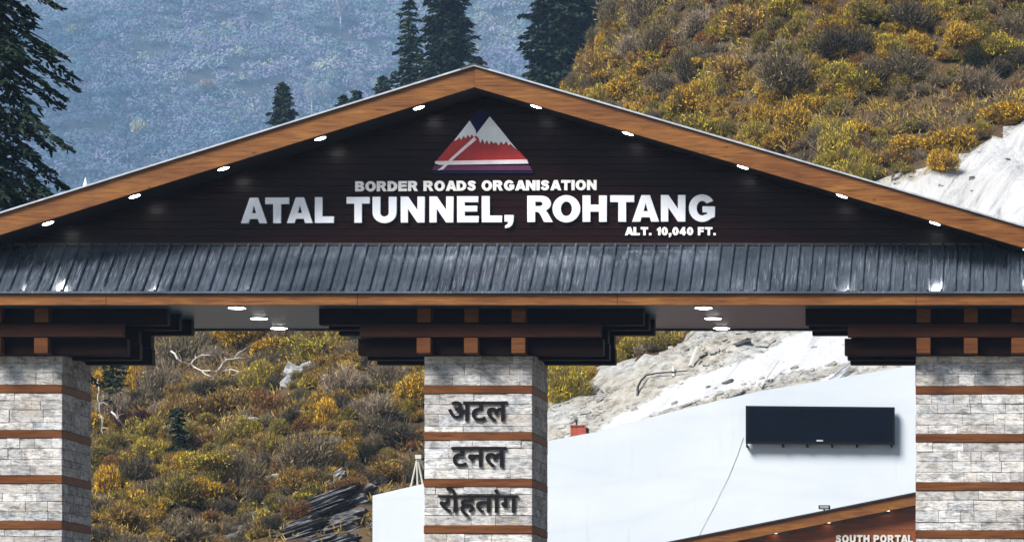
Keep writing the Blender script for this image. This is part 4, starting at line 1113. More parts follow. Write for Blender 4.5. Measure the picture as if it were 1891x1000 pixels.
# ------------------------------------------------------------------ shrubs
KIND = {   # leaf colours, twig colour, share of leaf, upright
 'golden': ([(0.62, 0.38, 0.022), (0.54, 0.29, 0.028), (0.68, 0.50, 0.05)], (0.20, 0.14, 0.07), 0.85, 0.5),
 'bright': ([(0.86, 0.52, 0.02), (0.80, 0.42, 0.02), (0.90, 0.64, 0.04)], (0.22, 0.15, 0.07), 0.95, 0.5),
 'yellow': ([(0.52, 0.44, 0.045), (0.42, 0.35, 0.04), (0.62, 0.52, 0.09)], (0.20, 0.16, 0.07), 0.85, 0.5),
 'olive': ([(0.32, 0.27, 0.05), (0.24, 0.22, 0.045), (0.40, 0.33, 0.07)], (0.16, 0.13, 0.08), 0.75, 0.5),
 'ochre': ([(0.44, 0.27, 0.055), (0.36, 0.21, 0.045), (0.50, 0.35, 0.09)], (0.18, 0.13, 0.08), 0.7, 0.45),
 'grey': ([(0.24, 0.19, 0.12), (0.28, 0.22, 0.12), (0.18, 0.155, 0.13)], (0.155, 0.13, 0.115), 0.42, 0.35),
 'dark': ([(0.09, 0.085, 0.06), (0.13, 0.105, 0.075), (0.06, 0.06, 0.05)], (0.085, 0.073, 0.068), 0.4, 0.35),
 'rust': ([(0.32, 0.14, 0.04), (0.25, 0.11, 0.04), (0.38, 0.20, 0.07)], (0.15, 0.09, 0.06), 0.6, 0.45),
 'mauve': ([(0.34, 0.27, 0.23), (0.42, 0.33, 0.26), (0.25, 0.20, 0.19)], (0.27, 0.23, 0.22), 0.35, 0.45),
 'crimson': ([(0.13, 0.025, 0.03), (0.09, 0.02, 0.03)], (0.07, 0.04, 0.045), 0.6, 0.45),
 'green': ([(0.022, 0.045, 0.02), (0.035, 0.06, 0.02), (0.015, 0.03, 0.018)], (0.04, 0.035, 0.02), 0.85, 0.4),
}
def shrub_mesh(kind, seed):
    leaves, twig, share, upr = KIND[kind]
    r = np.random.RandomState(seed)
    qb = QB()
    ns = 9 + seed % 4
    # several leaning lobes make an uneven outline
    lob = [(r.uniform(-0.62, 0.62), r.uniform(-0.45, 0.45), r.uniform(0.3, 1.7), r.uniform(0.26, 0.66)) for _ in range(ns)]
    nt = 2300
    li = r.randint(0, ns, nt)
    L = np.array(lob)[li]
    d = unit(np.stack([r.normal(0, 1, nt), r.normal(0, 1, nt), np.abs(r.normal(0.35, 0.8, nt))], 1))
    rad = r.uniform(0.25, 1.0, nt) ** 0.55
    C = np.stack([L[:, 0], L[:, 1], L[:, 2] * 0.28], 1) + d * rad[:, None] * L[:, 3:4] * np.array([1, 0.9, 1.15])
    t = unit(d * 0.75 + np.array([0, 0, upr]) + r.normal(0, 0.28, (nt, 3)))
    side = unit(np.cross(t, r.normal(0, 1, (nt, 3))))
    tw = np.array(twig) * r.uniform(0.6, 1.55, (nt, 1))
    qb.quads(C, t * r.uniform(0.07, 0.24, (nt, 1)), side * r.uniform(0.006, 0.012, (nt, 1)), tw)
    nl = int(4200 * share)
    li = r.randint(0, ns, nl); L = np.array(lob)[li]
    d = unit(np.stack([r.normal(0, 1, nl), r.normal(0, 1, nl), r.normal(0.55, 0.75, nl)], 1))
    rad = 1.0 - np.abs(r.normal(0, 0.13, nl))
    C = np.stack([L[:, 0], L[:, 1], L[:, 2] * 0.28], 1) + d * rad[:, None] * L[:, 3:4] * np.array([1.02, 0.92, 1.2])
    keep = (C[:, 2] > 0.05) & (vnoise(C[:, 0] * 5 + seed, C[:, 1] * 5 + C[:, 2] * 6) > 0.33)
    C, d = C[keep], d[keep]; nl = len(C)
    t = unit(d * 0.6 + np.array([0, 0, upr]) + r.normal(0, 0.55, (nl, 3)))
    side = unit(np.cross(t, r.normal(0, 1, (nl, 3))))
    col = np.array(leaves)[r.randint(0, len(leaves), nl)] * r.uniform(0.7, 1.3, (nl, 1))
    qb.quads(C, t * r.uniform(0.025, 0.062, (nl, 1)), side * r.uniform(0.012, 0.026, (nl, 1)), col)
    return qb.mesh('shrub', SHRUB)
PROTO = {k: [shrub_mesh(k, 100 + i * 7 + j) for j in range(3 if k in ('golden', 'yellow', 'olive', 'grey', 'ochre') else 2)] for i, k in enumerate(KIND)}
SR_ = random.Random(42)
placed = []
def shrub(px_, py__, w, h, kind, label, group=None, cat='shrub', base=True):
    """px, py: the middle of the bush in the photo; w, h its size there"""
    p = hit(px_, py__ + (h * 0.42 if base else 0))
    if p is None: return None
    k = p.y / F
    o = bpy.data.objects.new('shrub', SR_.choice(PROTO[kind])); COL.objects.link(o)
    s = w * k / 1.9
    o.location = p - Vector((0, 0, 0.12 * s)); o.scale = (s, s * SR_.uniform(0.85, 1.1), max(h * k / 1.18, s * 0.55)); o.rotation_euler = (0, 0, SR_.uniform(0, 6.28))
    placed.append((px_, py__, w, h))
    return tag(o, label, cat, group)
HERO = [
 (1452, 138, 140, 92, 'grey', 'largest round grey brown bush on the hillside above the roof'),
 (1452, 100, 110, 36, 'olive', 'olive topped bush behind the largest round grey bush'),
 (1572, 152, 124, 62, 'yellow', 'domed yellow green bush right of the largest grey bush'),
 (1555, 86, 108, 80, 'dark', 'dark rounded bush above the yellow green dome'),
 (1555, 48, 90, 34, 'golden', 'golden fringe bush behind the dark rounded bush'),
 (1680, 122, 110, 66, 'grey', 'grey brushy bush right of the yellow green dome'),
 (1806, 112, 62, 70, 'green', 'dark green bush among yellow ones near the right edge'),
 (1775, 78, 80, 56, 'golden', 'tall golden bush left behind the dark green bush'),
 (1848, 84, 90, 50, 'yellow', 'yellow bush right behind the dark green bush'),
 (1323, 146, 48, 76, 'yellow', 'upright yellow green bush left of the largest grey bush'),
 (1278, 122, 66, 72, 'dark', 'dark bush left of the upright yellow green bush'),
 (1400, 38, 120, 70, 'ochre', 'broad ochre bush at the top edge above the largest grey bush'),
 (1600, 18, 110, 54, 'olive', 'olive grey bush at the top edge'),
 (1690, 30, 110, 74, 'dark', 'dark brushy bush at the top edge right of the middle'),
 (1290, 40, 90, 60, 'mauve', 'greyish mauve bush near the top edge'),
 (1215, 75, 80, 70, 'grey', 'grey bush below the white rock'),
 (1400, 238, 66, 36, 'yellow', 'small yellow green bush over the middle of the right roof slope'),
 (1450, 262, 96, 44, 'golden', 'golden bush touching the right roof slope'),
 (1550, 262, 70, 66, 'yellow', 'loose yellow bush standing between the roof and the yellow green dome'),
 (1365, 165, 50, 40, 'ochre', 'ochre bush at the left foot of the largest grey bush'),
 (1100, 120, 80, 70, 'ochre', 'ochre bush right beside the twin spruces'),
 (1150, 155, 84, 52, 'golden', 'golden bush just above the roof, right of the twin spruces'),
 (1113, 84, 34, 52, 'golden', 'upright orange gold bush at the edge of the twin spruces'),
 (990, 120, 44, 50, 'rust', 'pinkish rust bush in front of the twin spruces'),
 (1700, 268, 100, 44, 'golden', 'bright golden bush on the edge of the white scree, left'),
 (1765, 256, 100, 56, 'golden', 'bright golden bush on the edge of the white scree, middle'),
 (1850, 210, 110, 50, 'golden', 'orange gold bush on the edge of the white scree near the right edge'),
 (1640, 292, 80, 44, 'ochre', 'ochre bush above the foot of the white scree'),
 (250, 702, 34, 74, 'bright', 'slim orange bush between the dark spruce and the grey bushes'),
 (241, 775, 70, 50, 'crimson', 'dark red bush beside the leftmost pillar'),
 (195, 880, 50, 66, 'bright', 'brilliant yellow bush touching the leftmost pillar'),
 (254, 874, 76, 66, 'dark', 'dark round bush right of the brilliant yellow bush'),
 (288, 835, 74, 46, 'yellow', 'yellow green bush above the dark round bush'),
 (385, 850, 112, 46, 'yellow', 'yellow green bush spreading below the small conifer'),
 (300, 700, 84, 84, 'mauve', 'pale grey twiggy bush under the left bracket end'),
 (492, 640, 74, 46, 'bright', 'orange gold bush right under the soffit'),
 (418, 622, 66, 34, 'bright', 'small golden bush directly under the soffit, above the dead branches'),
 (518, 648, 26, 44, 'green', 'narrow dark green bush beside the orange gold bush'),
 (585, 640, 110, 52, 'yellow', 'broad yellow bush under the soffit, left of the middle bracket'),
 (482, 695, 74, 60, 'yellow', 'yellow bush left of the pale split rock'),
 (440, 738, 120, 56, 'ochre', 'wide ochre bush at the centre of the left opening'),
 (502, 748, 70, 56, 'rust', 'brown rust bush below the pale split rock'),
 (600, 762, 58, 58, 'bright', 'golden yellow bush right of the rust brown bush'),
 (345, 750, 76, 60, 'ochre', 'ochre bush above the small conifer'),
 (448, 862, 92, 84, 'grey', 'grey leafless bush right of the spreading yellow green bush'),
 (560, 838, 110, 90, 'grey', 'large grey bush at the centre right of the left opening'),
 (676, 842, 50, 44, 'green', 'dark green bush left of the middle pillar'),
 (718, 800, 120, 60, 'dark', 'dark brown bush touching the middle pillar'),
 (640, 702, 90, 70, 'mauve', 'pinkish grey bush left of the middle bracket'),
 (725, 690, 90, 70, 'grey', 'grey brown bush below the middle bracket'),
 (690, 745, 100, 56, 'mauve', 'mauve brown bush left of the upper part of the middle pillar'),
 (640, 905, 90, 34, 'rust', 'rust bush above the layered outcrop'),
 (720, 868, 90, 40, 'ochre', 'ochre bush above the short white wall'),
 (250, 950, 110, 70, 'ochre', 'ochre bush at the bottom beside the leftmost pillar'),
 (330, 905, 100, 70, 'olive', 'olive bush low in the left opening'),
 (340, 975, 120, 60, 'grey', 'grey bush at the bottom edge of the left opening'),
 (1050, 702, 84, 80, 'yellow', 'yellow bush right beside the middle pillar'),
 (1170, 640, 80, 44, 'yellow', 'yellow green bush right of the middle bracket end'),
 (1225, 628, 80, 34, 'olive', 'olive green bush under the soffit in the right opening'),
 (1120, 655, 60, 44, 'golden', 'golden bush under the end of the middle bracket'),
 (395, 655, 60, 40, 'mauve', 'pale twiggy bush behind the dead branches'),
 (210, 745, 60, 60, 'mauve', 'mauve twiggy bush under the dark spruce'),
]
for h_ in HERO:
    shrub(*h_[:5], h_[5])
ROOF_R = lambda x: 118 + 0.292 * (x - 876)
def zone(x, y):
    if y < 420:
        d = ROOF_R(x) - y
        near_scree = x > 1600 and y > 150
        if near_scree: return 'upper', 'near the upper edge of the white scree'
        if x < 1260: return 'upper', 'right of the twin spruces'
        if y < 90: return 'upper', 'high up near the top edge'
        if d < 90: return 'upper', 'just above the right roof slope'
        return 'upper', 'in the middle of the slope above the roof'
    if x < 800:
        if x < 300: return 'left', 'beside the leftmost pillar'
        if y > 880: return 'left', 'low down among the dark rocks'
        if y < 700: return 'left', 'under the grey soffit'
        if x > 640: return 'left', 'left of the middle pillar'
        return 'left', 'in the middle of the left opening'
    return 'right', 'on the dirt bank in the right opening'
NAMES = {'golden': 'golden', 'yellow': 'yellow green', 'olive': 'dull olive', 'ochre': 'ochre brown', 'grey': 'grey twiggy', 'dark': 'dark twiggy', 'rust': 'rust brown', 'mauve': 'pale mauve twiggy'}
OUTCROP = [(520, 1020), (540, 950), (580, 925), (640, 915), (694, 920), (694, 1020)]
GRASSY = [(1490, 222), (1600, 190), (1760, 165), (1891, 118), (1891, 182), (1800, 228), (1700, 246), (1600, 240)]
def visible_px(x, y):
    if 1040 < x < 1900 and -14 < y < ROOF_R(x) + 16 and y < 420:
        return not inpoly(np.array([x]), np.array([y]), BARE)[0] and not inpoly(np.array([x]), np.array([y]), GRASSY)[0]
    if 168 < x < 784 and 604 < y < 1012:
        if 318 < x < 470 and 655 < y < 712: return False
        return not (x > 676 and y > 905) and not inpoly(np.array([x]), np.array([y]), OUTCROP)[0]
    if 1014 < x < 1250 and 608 < y < 740:
        return not inpoly(np.array([x]), np.array([y]), BARE)[0]
    return False
_stop = ('right', 'left', 'behind', 'above', 'below', 'at', 'under', 'over', 'near', 'beside', 'in', 'on', 'touching', 'between', 'standing', 'among', 'right', 'spreading', 'just', 'directly', 'low', 'alone')
_short = []
for h_ in HERO:
    ws_ = h_[5].split(); k_ = 0
    while k_ < len(ws_) and ws_[k_] not in _stop: k_ += 1
    _short.append(' '.join(ws_[:k_]))
REF = [(h_[0], h_[1], s_) for h_, s_ in zip(HERO, _short) if _short.count(s_) == 1]
REF += [(755, 100, 'slender tall spruce'), (1090, 60, 'twin spruces'), (1207, 38, 'white rock near the top edge'), (329, 800, 'small lone conifer'), (545, 700, 'large pale split rock'),
        (209, 700, 'dark spruce by the leftmost pillar'), (585, 935, 'highest dark rock ledge'), (771, 870, 'A shaped pole frame'), (1070, 792, 'red steel box'), (1640, 325, 'foot of the upper white scree'),
        (400, 665, 'bleached dead branches'), (469, 790, 'pale blue grey rock')]
_used = set()
def where(x, y, size, name):
    for rx, ry, s_ in sorted(REF, key=lambda q_: (q_[0] - x) ** 2 + (q_[1] - y) ** 2)[:9]:
        dx, dy = x - rx, y - ry; dd = math.hypot(dx, dy)
        if dd > 330: continue
        a_ = math.degrees(math.atan2(-dy, dx)) % 360
        w_ = ('right of', 'above and right of', 'above', 'above and left of', 'left of', 'below and left of', 'below', 'below and right of')[int((a_ + 22.5) // 45) % 8]
        far = 'just' if dd < 75 else 'a little' if dd < 140 else 'well'
        lb = '%s %s bush %s %s the %s' % (size, name, far, w_, s_)
        if len(lb.split()) <= 16 and lb not in _used: _used.add(lb); return lb
    return None
cnt = 0
for t_ in range(16000):
    if cnt >= 240: break
    x, y = SR_.uniform(165, 1895), SR_.uniform(-8, 1010)
    if not visible_px(x, y): continue
    w = SR_.choice((34, 40, 48, 58, 70, 88, 112))
    if any((x - a) ** 2 + ((y - b) * 1.25) ** 2 < (0.25 * (w + c)) ** 2 for a, b, c, d in placed): continue
    n1 = float(fbm(x / 190.0 + 3, y / 150.0, 3)) + SR_.uniform(-0.13, 0.13)
    if y < 420:
        edge = 1 if (x > 1380 and y > 200) else 0
        kd = ('golden' if n1 > 0.02 else 'yellow') if edge and SR_.random() < 0.6 else ('yellow' if n1 > 0.13 else 'golden' if n1 > 0.09 else 'ochre' if n1 > 0.02 else 'olive' if n1 > -0.06 else 'rust' if n1 > -0.075 else 'grey' if n1 > -0.18 else 'dark')
        if x < 1260 and SR_.random() < 0.6: kd = SR_.choice(('mauve', 'grey', 'ochre'))
    elif x < 800:
        kd = 'golden' if n1 > 0.08 else 'yellow' if n1 > 0.0 else 'ochre' if n1 > -0.06 else 'olive' if n1 > -0.11 else 'rust' if n1 > -0.12 else 'grey' if n1 > -0.2 else 'dark'
        if y > 820 and x > 400: kd = SR_.choice(('grey', 'rust', 'dark', 'ochre', 'grey', 'ochre', 'olive'))
        if x > 600 and y < 820 and SR_.random() < 0.65: kd = SR_.choice(('grey', 'mauve', 'ochre', 'dark'))
        if x < 400 and y < 760 and SR_.random() < 0.6: kd = SR_.choice(('mauve', 'grey'))
    else: kd = SR_.choice(('yellow', 'olive', 'golden'))
    zn, zt_ = zone(x, y)
    if kd in ('rust', 'dark'): w = min(w, 56)
    lb = where(x, y, 'small' if w < 50 else 'medium sized' if w < 70 else 'fairly large', NAMES[kd])
    if lb is None: continue
    if shrub(x, y, w, w * SR_.uniform(0.55, 0.85), kd, lb, '%s bushes %s' % (NAMES[kd], zt_)) is not None: cnt += 1

# beyond the largest three hundred bushes: low scrub, one object
def scrub():
    r = np.random.RandomState(77)
    raw = {}
    for k, ms in PROTO.items():
        me = ms[0]; n = len(me.vertices); co = np.empty(n * 3, np.float32); me.vertices.foreach_get('co', co)
        cl = np.empty(n * 4, np.float32); me.color_attributes['Col'].data.foreach_get('color', cl)
        raw[k] = (co.reshape(-1, 4, 3), cl.reshape(-1, 4, 4)[:, 0, :3])
    qb = QB(); m = 0
    for t_ in range(20000):
        if m >= 1900: break
        if t_ % 2: x, y = r.uniform(165, 1895), r.uniform(-8, 1010)
        else: x, y = r.uniform(120, 2500), r.uniform(-160, 1012)
        if t_ % 2 and not visible_px(x, y): continue
        if inpoly(np.array([x]), np.array([y]), BARE)[0] or (y > 890 and x > 676) or inpoly(np.array([x]), np.array([y]), OUTCROP)[0] or inpoly(np.array([x]), np.array([y]), GRASSY)[0] or (318 < x < 470 and 650 < y < 705): continue
        p = hit(x, y)
        if p is None: continue
        n1 = float(fbm(x / 120.0 + 31, y / 95.0, 3)) + r.normal(0, 0.07)
        kd = 'golden' if n1 > 0.12 else 'yellow' if n1 > 0.07 else 'ochre' if n1 > 0.01 else 'olive' if n1 > -0.06 else 'rust' if n1 > -0.075 else 'grey' if n1 > -0.17 else 'mauve'
        co, cl = raw[kd]
        pick = r.rand(len(co)) < 0.22
        s = r.uniform(22, 44) * p.y / F / 1.9; a = r.uniform(0, 6.28)
        v = co[pick] * s * 1.0; ca, sa = math.cos(a), math.sin(a)
        v = np.stack([v[..., 0] * ca - v[..., 1] * sa, v[..., 0] * sa + v[..., 1] * ca, v[..., 2] * r.uniform(0.7, 1.2)], -1)
        ctr = v.mean(axis=1, keepdims=True); v = ctr + (v - ctr) * 1.9
        qb.V.append((v + np.array(p)).reshape(-1, 3)); qb.C.append(np.repeat(cl[pick] * r.uniform(0.75, 1.2), 4, axis=0)); m += 1
    tag(link_mesh('scrub', qb.mesh('scrub', leafy('low_scrub', 0.0)), None), 'low mixed scrub filling the slope between the larger bushes', 'scrub', kind='stuff')
scrub()

# undergrowth: dry stems and low twigs all over the slope, nothing one could count
r = np.random.RandomState(3)
qb = QB()
N = 42000
X = r.uniform(-58, 44, N); Y = 121.5 + 80 * r.rand(N) ** 0.85
Z = hill(X, Y); px, py = to_px(X, Y, Z)
jx_ = fbm(X * 0.7, Y * 0.7, 3) * 22
ok = ~(inpoly(px, py, OUTCROP) & (r.rand(N) < 0.75)) & ~(inpoly(px + jx_, py + jx_, BARE) & (X > -22.6)) & ((X < -22.8) | (Y > 122)) & ((X > -22.8) | (Y > 124)) & (px > 60) & (px < 2500) & (py > -160) & (py < 1080)
X, Y, Z = X[ok], Y[ok], Z[ok]
pal = np.array([(0.15, 0.12, 0.09), (0.24, 0.16, 0.06), (0.36, 0.25, 0.06), (0.20, 0.16, 0.12), (0.40, 0.30, 0.07), (0.22, 0.12, 0.05), (0.16, 0.13, 0.11)])
ci = np.clip(((fbm(X * 0.12, Y * 0.12, 3) + 0.35) / 0.7 * 7 + r.normal(0, 1.1, len(X))).astype(int), 0, 6)
K = 12
C0 = np.repeat(np.stack([X, Y, Z], 1), K, 0); col = np.repeat(pal[ci], K, 0) * r.uniform(0.6, 1.5, (len(X) * K, 1))
n = len(C0); sz = np.repeat(r.uniform(0.4, 0.95, (len(X), 1)), K, 0)
d = unit(np.stack([r.normal(0, 0.6, n), r.normal(0, 0.6, n), np.abs(r.normal(0.8, 0.35, n))], 1))
C = C0 + d * r.uniform(0.05, 0.62, (n, 1)) * sz
qb.quads(C, unit(d + r.normal(0, 0.25, (n, 3))) * r.uniform(0.07, 0.2, (n, 1)) * sz, unit(np.cross(d, r.normal(0, 1, (n, 3)))) * r.uniform(0.012, 0.03, (n, 1)), col)
tag(link_mesh('undergrowth', qb.mesh('undergrowth', leafy('dry_undergrowth', 0.0)), None), 'dry brown grass and low twigs covering the hillside', 'undergrowth', kind='stuff')

# ------------------------------------------------------------------ conifers
def conifer(H, Rm, seed, step=0.55, nb=9, spray=0.34, bare=0.06, pw=0.85, dens=1.0, droop=0.35, dark=1.0, thin=1.0):
    r = np.random.RandomState(seed)
    qb = QB(); z = H * bare
    wood_ = MB()
    while z < H * 0.985:
        t = z / H
        Lm = Rm * (1 - t) ** pw * (0.72 + 0.5 * r.rand()) + 0.12
        m = max(4, int(nb * (0.5 + 0.5 * (1 - t))))
        a0 = r.rand() * 6.28
        for b in range(m):
            a = a0 + b * 6.28 / m + r.normal(0, 0.22)
            L = Lm * r.uniform(0.62, 1.15)
            if r.rand() > thin: continue
            dirv = np.array([math.cos(a), math.sin(a), 0.0])
            ns = max(3, int(L / spray * 5.0 * dens))
            s = np.sort(r.rand(ns) ** 0.75)
            dz = -droop * L * s ** 1.3 + 0.16 * L * s ** 3
            base = np.array([0, 0, z]) + dirv * (s * L)[:, None] + np.array([0, 0, 1.0]) * dz[:, None]
            lat = np.array([-dirv[1], dirv[0], 0])
            wid = (0.30 * L * (1.05 - s) + 0.1)
            off = r.normal(0, 1, ns) * wid * 0.62
            C = base + lat * off[:, None] + np.stack([np.zeros(ns), np.zeros(ns), -np.abs(off) * 0.35 - np.abs(r.normal(0, 0.10, ns)) * spray * 2], 1)
            U = unit(dirv * 0.7 + lat * np.sign(off)[:, None] * 0.55 + np.array([0, 0, -0.35]) + r.normal(0, 0.25, (ns, 3)))
            W = unit(np.cross(U, np.array([0, 0, 1.0]) + r.normal(0, 0.45, (ns, 3))))
            k = (0.5 + 0.7 * r.rand(ns, 1))
            base_c = np.array([0.022, 0.040, 0.024]) * dark if r.rand() > 0.3 else np.array([0.034, 0.052, 0.024]) * dark
            qb.quads(C, U * spray * 0.55 * k, W * spray * 0.26 * k, base_c * r.uniform(0.6, 1.5, (ns, 1)))
            if L > 1.2 and r.rand() < 0.5:
                e = np.array([0, 0, z]) + dirv * L * 0.75 + np.array([0, 0, -droop * L * 0.55])
                wood_.tube([(0, 0, z), tuple(e)], [0.012 * H * 0.10 + 0.02, 0.012], 4)
        z += step * (0.55 + 0.6 * (1 - t)) * r.uniform(0.8, 1.2)
    wood_.tube([(0, 0, -1.5), (0, 0, H * 0.3), (0, 0, H * 0.97)], [H * 0.016, H * 0.011, 0.03], 8)
    return qb.mesh('crown', NEEDLE), wood_
def conifer_tree(name, loc, args, label, cat='spruce', group=None, rot=0.0, src=None, sc=(1, 1, 1)):
    t = thing(name, label, cat, loc, group)
    if src is None:
        cm, wd = conifer(**args)
        me = bpy.data.meshes.new('trunk'); me.from_pydata(wd.v, [], wd.f); me.materials.append(BARK)
    else: cm, me = src
    c = link_mesh('crown', cm, None, t); k = link_mesh('trunk', me, None, t)
    t.rotation_euler = (0, 0, rot); t.scale = sc
    return cm, me
def base_z(X, Y): return float(mount(X, Y)) if Y > 262 else float(hill(X, Y))
def far_spruce(name, px_, tip, Y, wpx, at, seed, label, src=None, group=None, pw=0.85, **kw):
    """spruce whose tip shows at photo height tip and whose crown is wpx wide at photo height at"""
    X = PX(px_, Y); zt_ = PZ(tip, Y); zb_ = base_z(X, Y); H = zt_ - zb_
    f = ((PZ(tip, Y) - PZ(at, Y)) / H)
    Rm = wpx * Y / F / 2 / (f ** pw)
    a = dict(H=H, Rm=Rm, seed=seed, pw=pw); a.update(kw)
    return conifer_tree(name, (X, Y, zb_), a, label, group=group, rot=seed)
tw = 'tall dark spruces behind the gate roof'
far_spruce('spruce_tree', 755, -46, 330, 66, 130, 1, 'slender tall dark spruce, left one of the pair above the ridge', group=tw, spray=0.5, step=0.8, pw=0.7, dens=2.2)
far_spruce('spruce_tree', 826, -95, 322, 124, 118, 2, 'broad tall dark spruce, right one of the pair directly above the ridge', group=tw, spray=0.5, step=0.65, nb=13, pw=0.6, dens=3.0)
far_spruce('spruce_tree', 1022, -110, 300, 132, 110, 3, 'thick dark spruce, left of the twins in front of the autumn slope', group=tw, spray=0.5, step=0.65, nb=13, pw=0.55, dens=3.0)
far_spruce('spruce_tree', 1084, -130, 305, 120, 60, 4, 'dark spruce, right of the twins in front of the autumn slope', group=tw, spray=0.5, step=0.65, nb=13, pw=0.55, dens=3.0)
far_spruce('spruce_tree', 522, 139, 340, 62, 225, 5, 'single small dark spruce over the left roof slope', group='small spruces over the left roof slope', spray=0.42, step=0.5, nb=12, pw=0.75, dens=2.6)
far_spruce('spruce_tree', 708, 127, 350, 42, 180, 6, 'small spruce tip just left of the slender tall spruce', group='small spruces over the left roof slope', spray=0.42, step=0.5, nb=11, pw=0.8, dens=2.4)
far_spruce('spruce_tree', 659, 150, 350, 40, 195, 7, 'small spruce tip, right of the two tiny ones over the left roof slope', group='small spruces over the left roof slope', spray=0.42, step=0.5, nb=11, pw=0.8, dens=2.4)
far_spruce('spruce_tree', 635, 163, 352, 30, 200, 8, 'tiniest spruce tip over the left roof slope', group='small spruces over the left roof slope', spray=0.42, step=0.5, nb=11, pw=0.8, dens=2.4)
def slope_conifer(px_, tip, foot, w, seed, label, **kw):
    p = onhill(px_, foot); k = p.y / F
    H = (foot - tip) * k * 1.02
    a = dict(H=H, Rm=w * k / 2, seed=seed, pw=0.6, spray=0.3, step=0.35, nb=9, dens=1.6, bare=0.03); a.update(kw)
    conifer_tree('spruce_tree', tuple(p), a, label)
slope_conifer(209, 640, 768, 64, 21, 'dark spruce right beside the leftmost pillar under its bracket', pw=0.35)
slope_conifer(329, 752, 852, 44, 22, 'small dark conifer standing alone in the left opening')
# the near spruce at the left edge
for px_, Y, tip, seed, w, lb in ((-22, 96, -420, 31, 6.4, 'big near spruce with drooping branches at the left edge'),):
    X = PX(px_, Y); H = PZ(tip, Y)
    conifer_tree('spruce_tree', (X, Y, 0), dict(H=H, Rm=w / 2 / 0.62, seed=seed, step=0.5, nb=9, spray=0.19, bare=0.46, pw=0.72, dens=3.6, droop=0.75, thin=1.0, dark=0.85), lb)

# a white pointed finial that just clears the left roof slope
fn = thing('finial', 'tiny white pointed tip just clearing the left roof slope beside the near spruce', 'finial', (PX(158, 84), 84, 0))
zt_ = PZ(328, 84); Xf = PX(158, 84)
MB().disc((Xf, 84, zt_ - 0.42), 0.13, 0.42, (0, 0, 1), 12, 0.008).build('spire', LETTER, fn)
MB().disc((Xf, 84, zt_ - 0.50), 0.15, 0.078, (0, 0, 1), 12).build('collar', LETTER, fn)
MB().tube([(Xf, 84, 0), (Xf, 84, zt_ - 0.50)], 0.05, 8).build('pole', GALV, fn)

# ------------------------------------------------------------------ far forest
r = np.random.RandomState(9)
qb = QB()
N = 13000
Y = 2870 + 1600 * r.rand(N); X = -Y * (0.085 + 0.235 * r.rand(N)); Z = mount(X, Y)
tint = fbm(X * 0.0038, Y * 0.0038, 3)
pal = 1.12 * np.array([(0.03, 0.07, 0.10), (0.10, 0.17, 0.21), (0.15, 0.18, 0.25), (0.22, 0.20, 0.31), (0.20, 0.27, 0.27), (0.32, 0.28, 0.37), (0.36, 0.38, 0.26)])  # mauve twig tones shifted bluer, distance haze painted into the leaves
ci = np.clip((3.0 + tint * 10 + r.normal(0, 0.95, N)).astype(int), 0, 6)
K = 72
S = np.repeat(r.uniform(6.0, 13.5, (N, 1)), K, 0)
C0 = np.repeat(np.stack([X, Y, Z], 1), K, 0)
n = N * K
d = unit(np.stack([r.normal(0, 1, n), r.normal(-0.25, 1, n), np.abs(r.normal(0.3, 0.8, n))], 1))
C = C0 + d * S * np.array([1.15, 0.9, 0.95]) * (r.uniform(0.45, 1, (n, 1)) ** 0.5)
dj = unit(d + r.normal(0, 0.35, (n, 3))); t = unit(np.cross(dj, r.normal(0, 1, (n, 3)))); w = np.cross(dj, t)
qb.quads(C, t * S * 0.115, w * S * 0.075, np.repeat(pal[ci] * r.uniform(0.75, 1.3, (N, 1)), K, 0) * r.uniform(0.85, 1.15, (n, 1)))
tag(link_mesh('far_forest', qb.mesh('far_forest', FARLEAF), None), 'hazy blue grey forest covering the far mountainside', 'forest', kind='stuff')
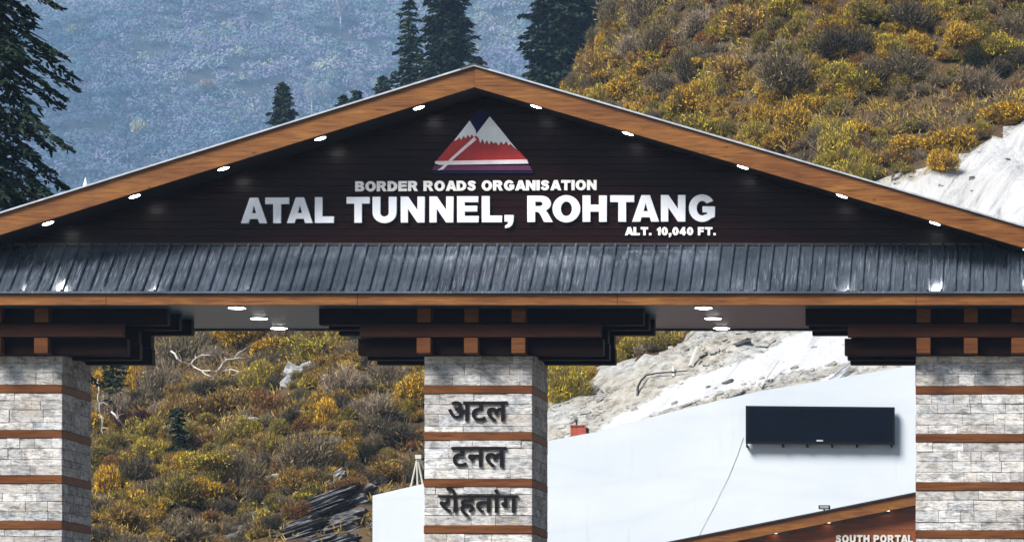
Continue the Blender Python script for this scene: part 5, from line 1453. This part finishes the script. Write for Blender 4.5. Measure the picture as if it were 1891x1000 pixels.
def far_tree(px_, top, foot, w, label, leaf, bark, seed, kind_='poplar'):
    # find the mountainside along the sight line
    Ys = np.arange(2750, 5000, 8.0); h = mount(PX(px_, 1) * Ys, Ys); zz_ = EYE + (VY - foot) / F * Ys
    i = int(np.argmax(h >= zz_)); Y = float(Ys[i]); X = PX(px_, Y) ; zb_ = float(h[i]); k = Y / F
    H = (foot - top) * k; r = np.random.RandomState(seed)
    t = thing('bare_tree' if kind_ == 'bare' else 'leafy_tree', label, 'tree', (X, Y - 3, zb_))
    qb = QB(); m = 420
    d = unit(r.normal(0, 1, (m, 3))); C = np.array([0, 0, H * 0.66]) + d * np.array([w * k / 2, w * k / 2, H * 0.36]) * r.uniform(0.4, 1, (m, 1))
    tt = unit(d * 0.3 + r.normal(0, 0.4, (m, 3)) + np.array([0, 0, 1.1])); ww_ = unit(np.cross(tt, r.normal(0, 1, (m, 3))))
    qb.quads(C, tt * k * 3.0, ww_ * k * (0.6 if kind_ == 'bare' else 1.6), np.array(leaf) * r.uniform(0.8, 1.2, (m, 1)))
    link_mesh('crown', qb.mesh('crown', FARLEAF), None, t)
    mb = MB(); mb.tube([(0, 0, -1), (0, 0, H * 0.92)], [k * 1.7, k * 0.6], 6)
    for j in range(6):
        a = r.rand() * 6.28; z_ = H * r.uniform(0.3, 0.6)
        mb.tube([(0, 0, z_), (math.cos(a) * w * k * 0.3, math.sin(a) * w * k * 0.3, z_ + H * 0.3)], [k * 0.8, k * 0.3], 4)
    me = bpy.data.meshes.new('trunk'); me.from_pydata(mb.v, [], mb.f); me.materials.append(bark); link_mesh('trunk', me, None, t)
WB = plain('white_birch_bark', (0.75, 0.73, 0.70), 0.8)
far_tree(630, 0, 62, 18, 'lone white stemmed tree on the far slope near the top edge', (0.42, 0.36, 0.34), WB, 1, 'bare')
far_tree(577, 148, 216, 30, 'left of two bare white trees over the left roof slope', (0.45, 0.42, 0.42), WB, 2, 'bare')
far_tree(600, 158, 212, 26, 'right of two bare white trees over the left roof slope', (0.40, 0.40, 0.34), WB, 3, 'bare')
far_tree(257, 228, 268, 34, 'pale yellow tree alone on the far slope above the left roof slope', (0.52, 0.50, 0.26), BARK, 4)
far_tree(140, 48, 76, 30, 'pale olive tree on the far slope near the big near spruce', (0.34, 0.32, 0.18), BARK, 5)
far_tree(385, 155, 182, 30, 'faint orange tinted tree in the middle of the far slope', (0.40, 0.26, 0.17), BARK, 6)

# ------------------------------------------------------------------ haze
m = bpy.data.materials.new('mountain_air'); m.use_nodes = True
nt_ = m.node_tree; nt_.nodes.clear()
o_ = nt_.nodes.new('ShaderNodeOutputMaterial'); v_ = nt_.nodes.new('ShaderNodeVolumePrincipled')
v_.inputs['Color'].default_value = (0.40, 0.66, 1.0, 1); v_.inputs['Density'].default_value = 0.00019; v_.inputs['Anisotropy'].default_value = 0.0
nt_.links.new(v_.outputs[0], o_.inputs['Volume'])
mb = MB(); mb.box(-2270, 970, -80, 5280, -7, 1950)
hz = mb.build('haze', m); tag(hz, 'pale bluish mountain haze filling the air', 'haze', kind='stuff')
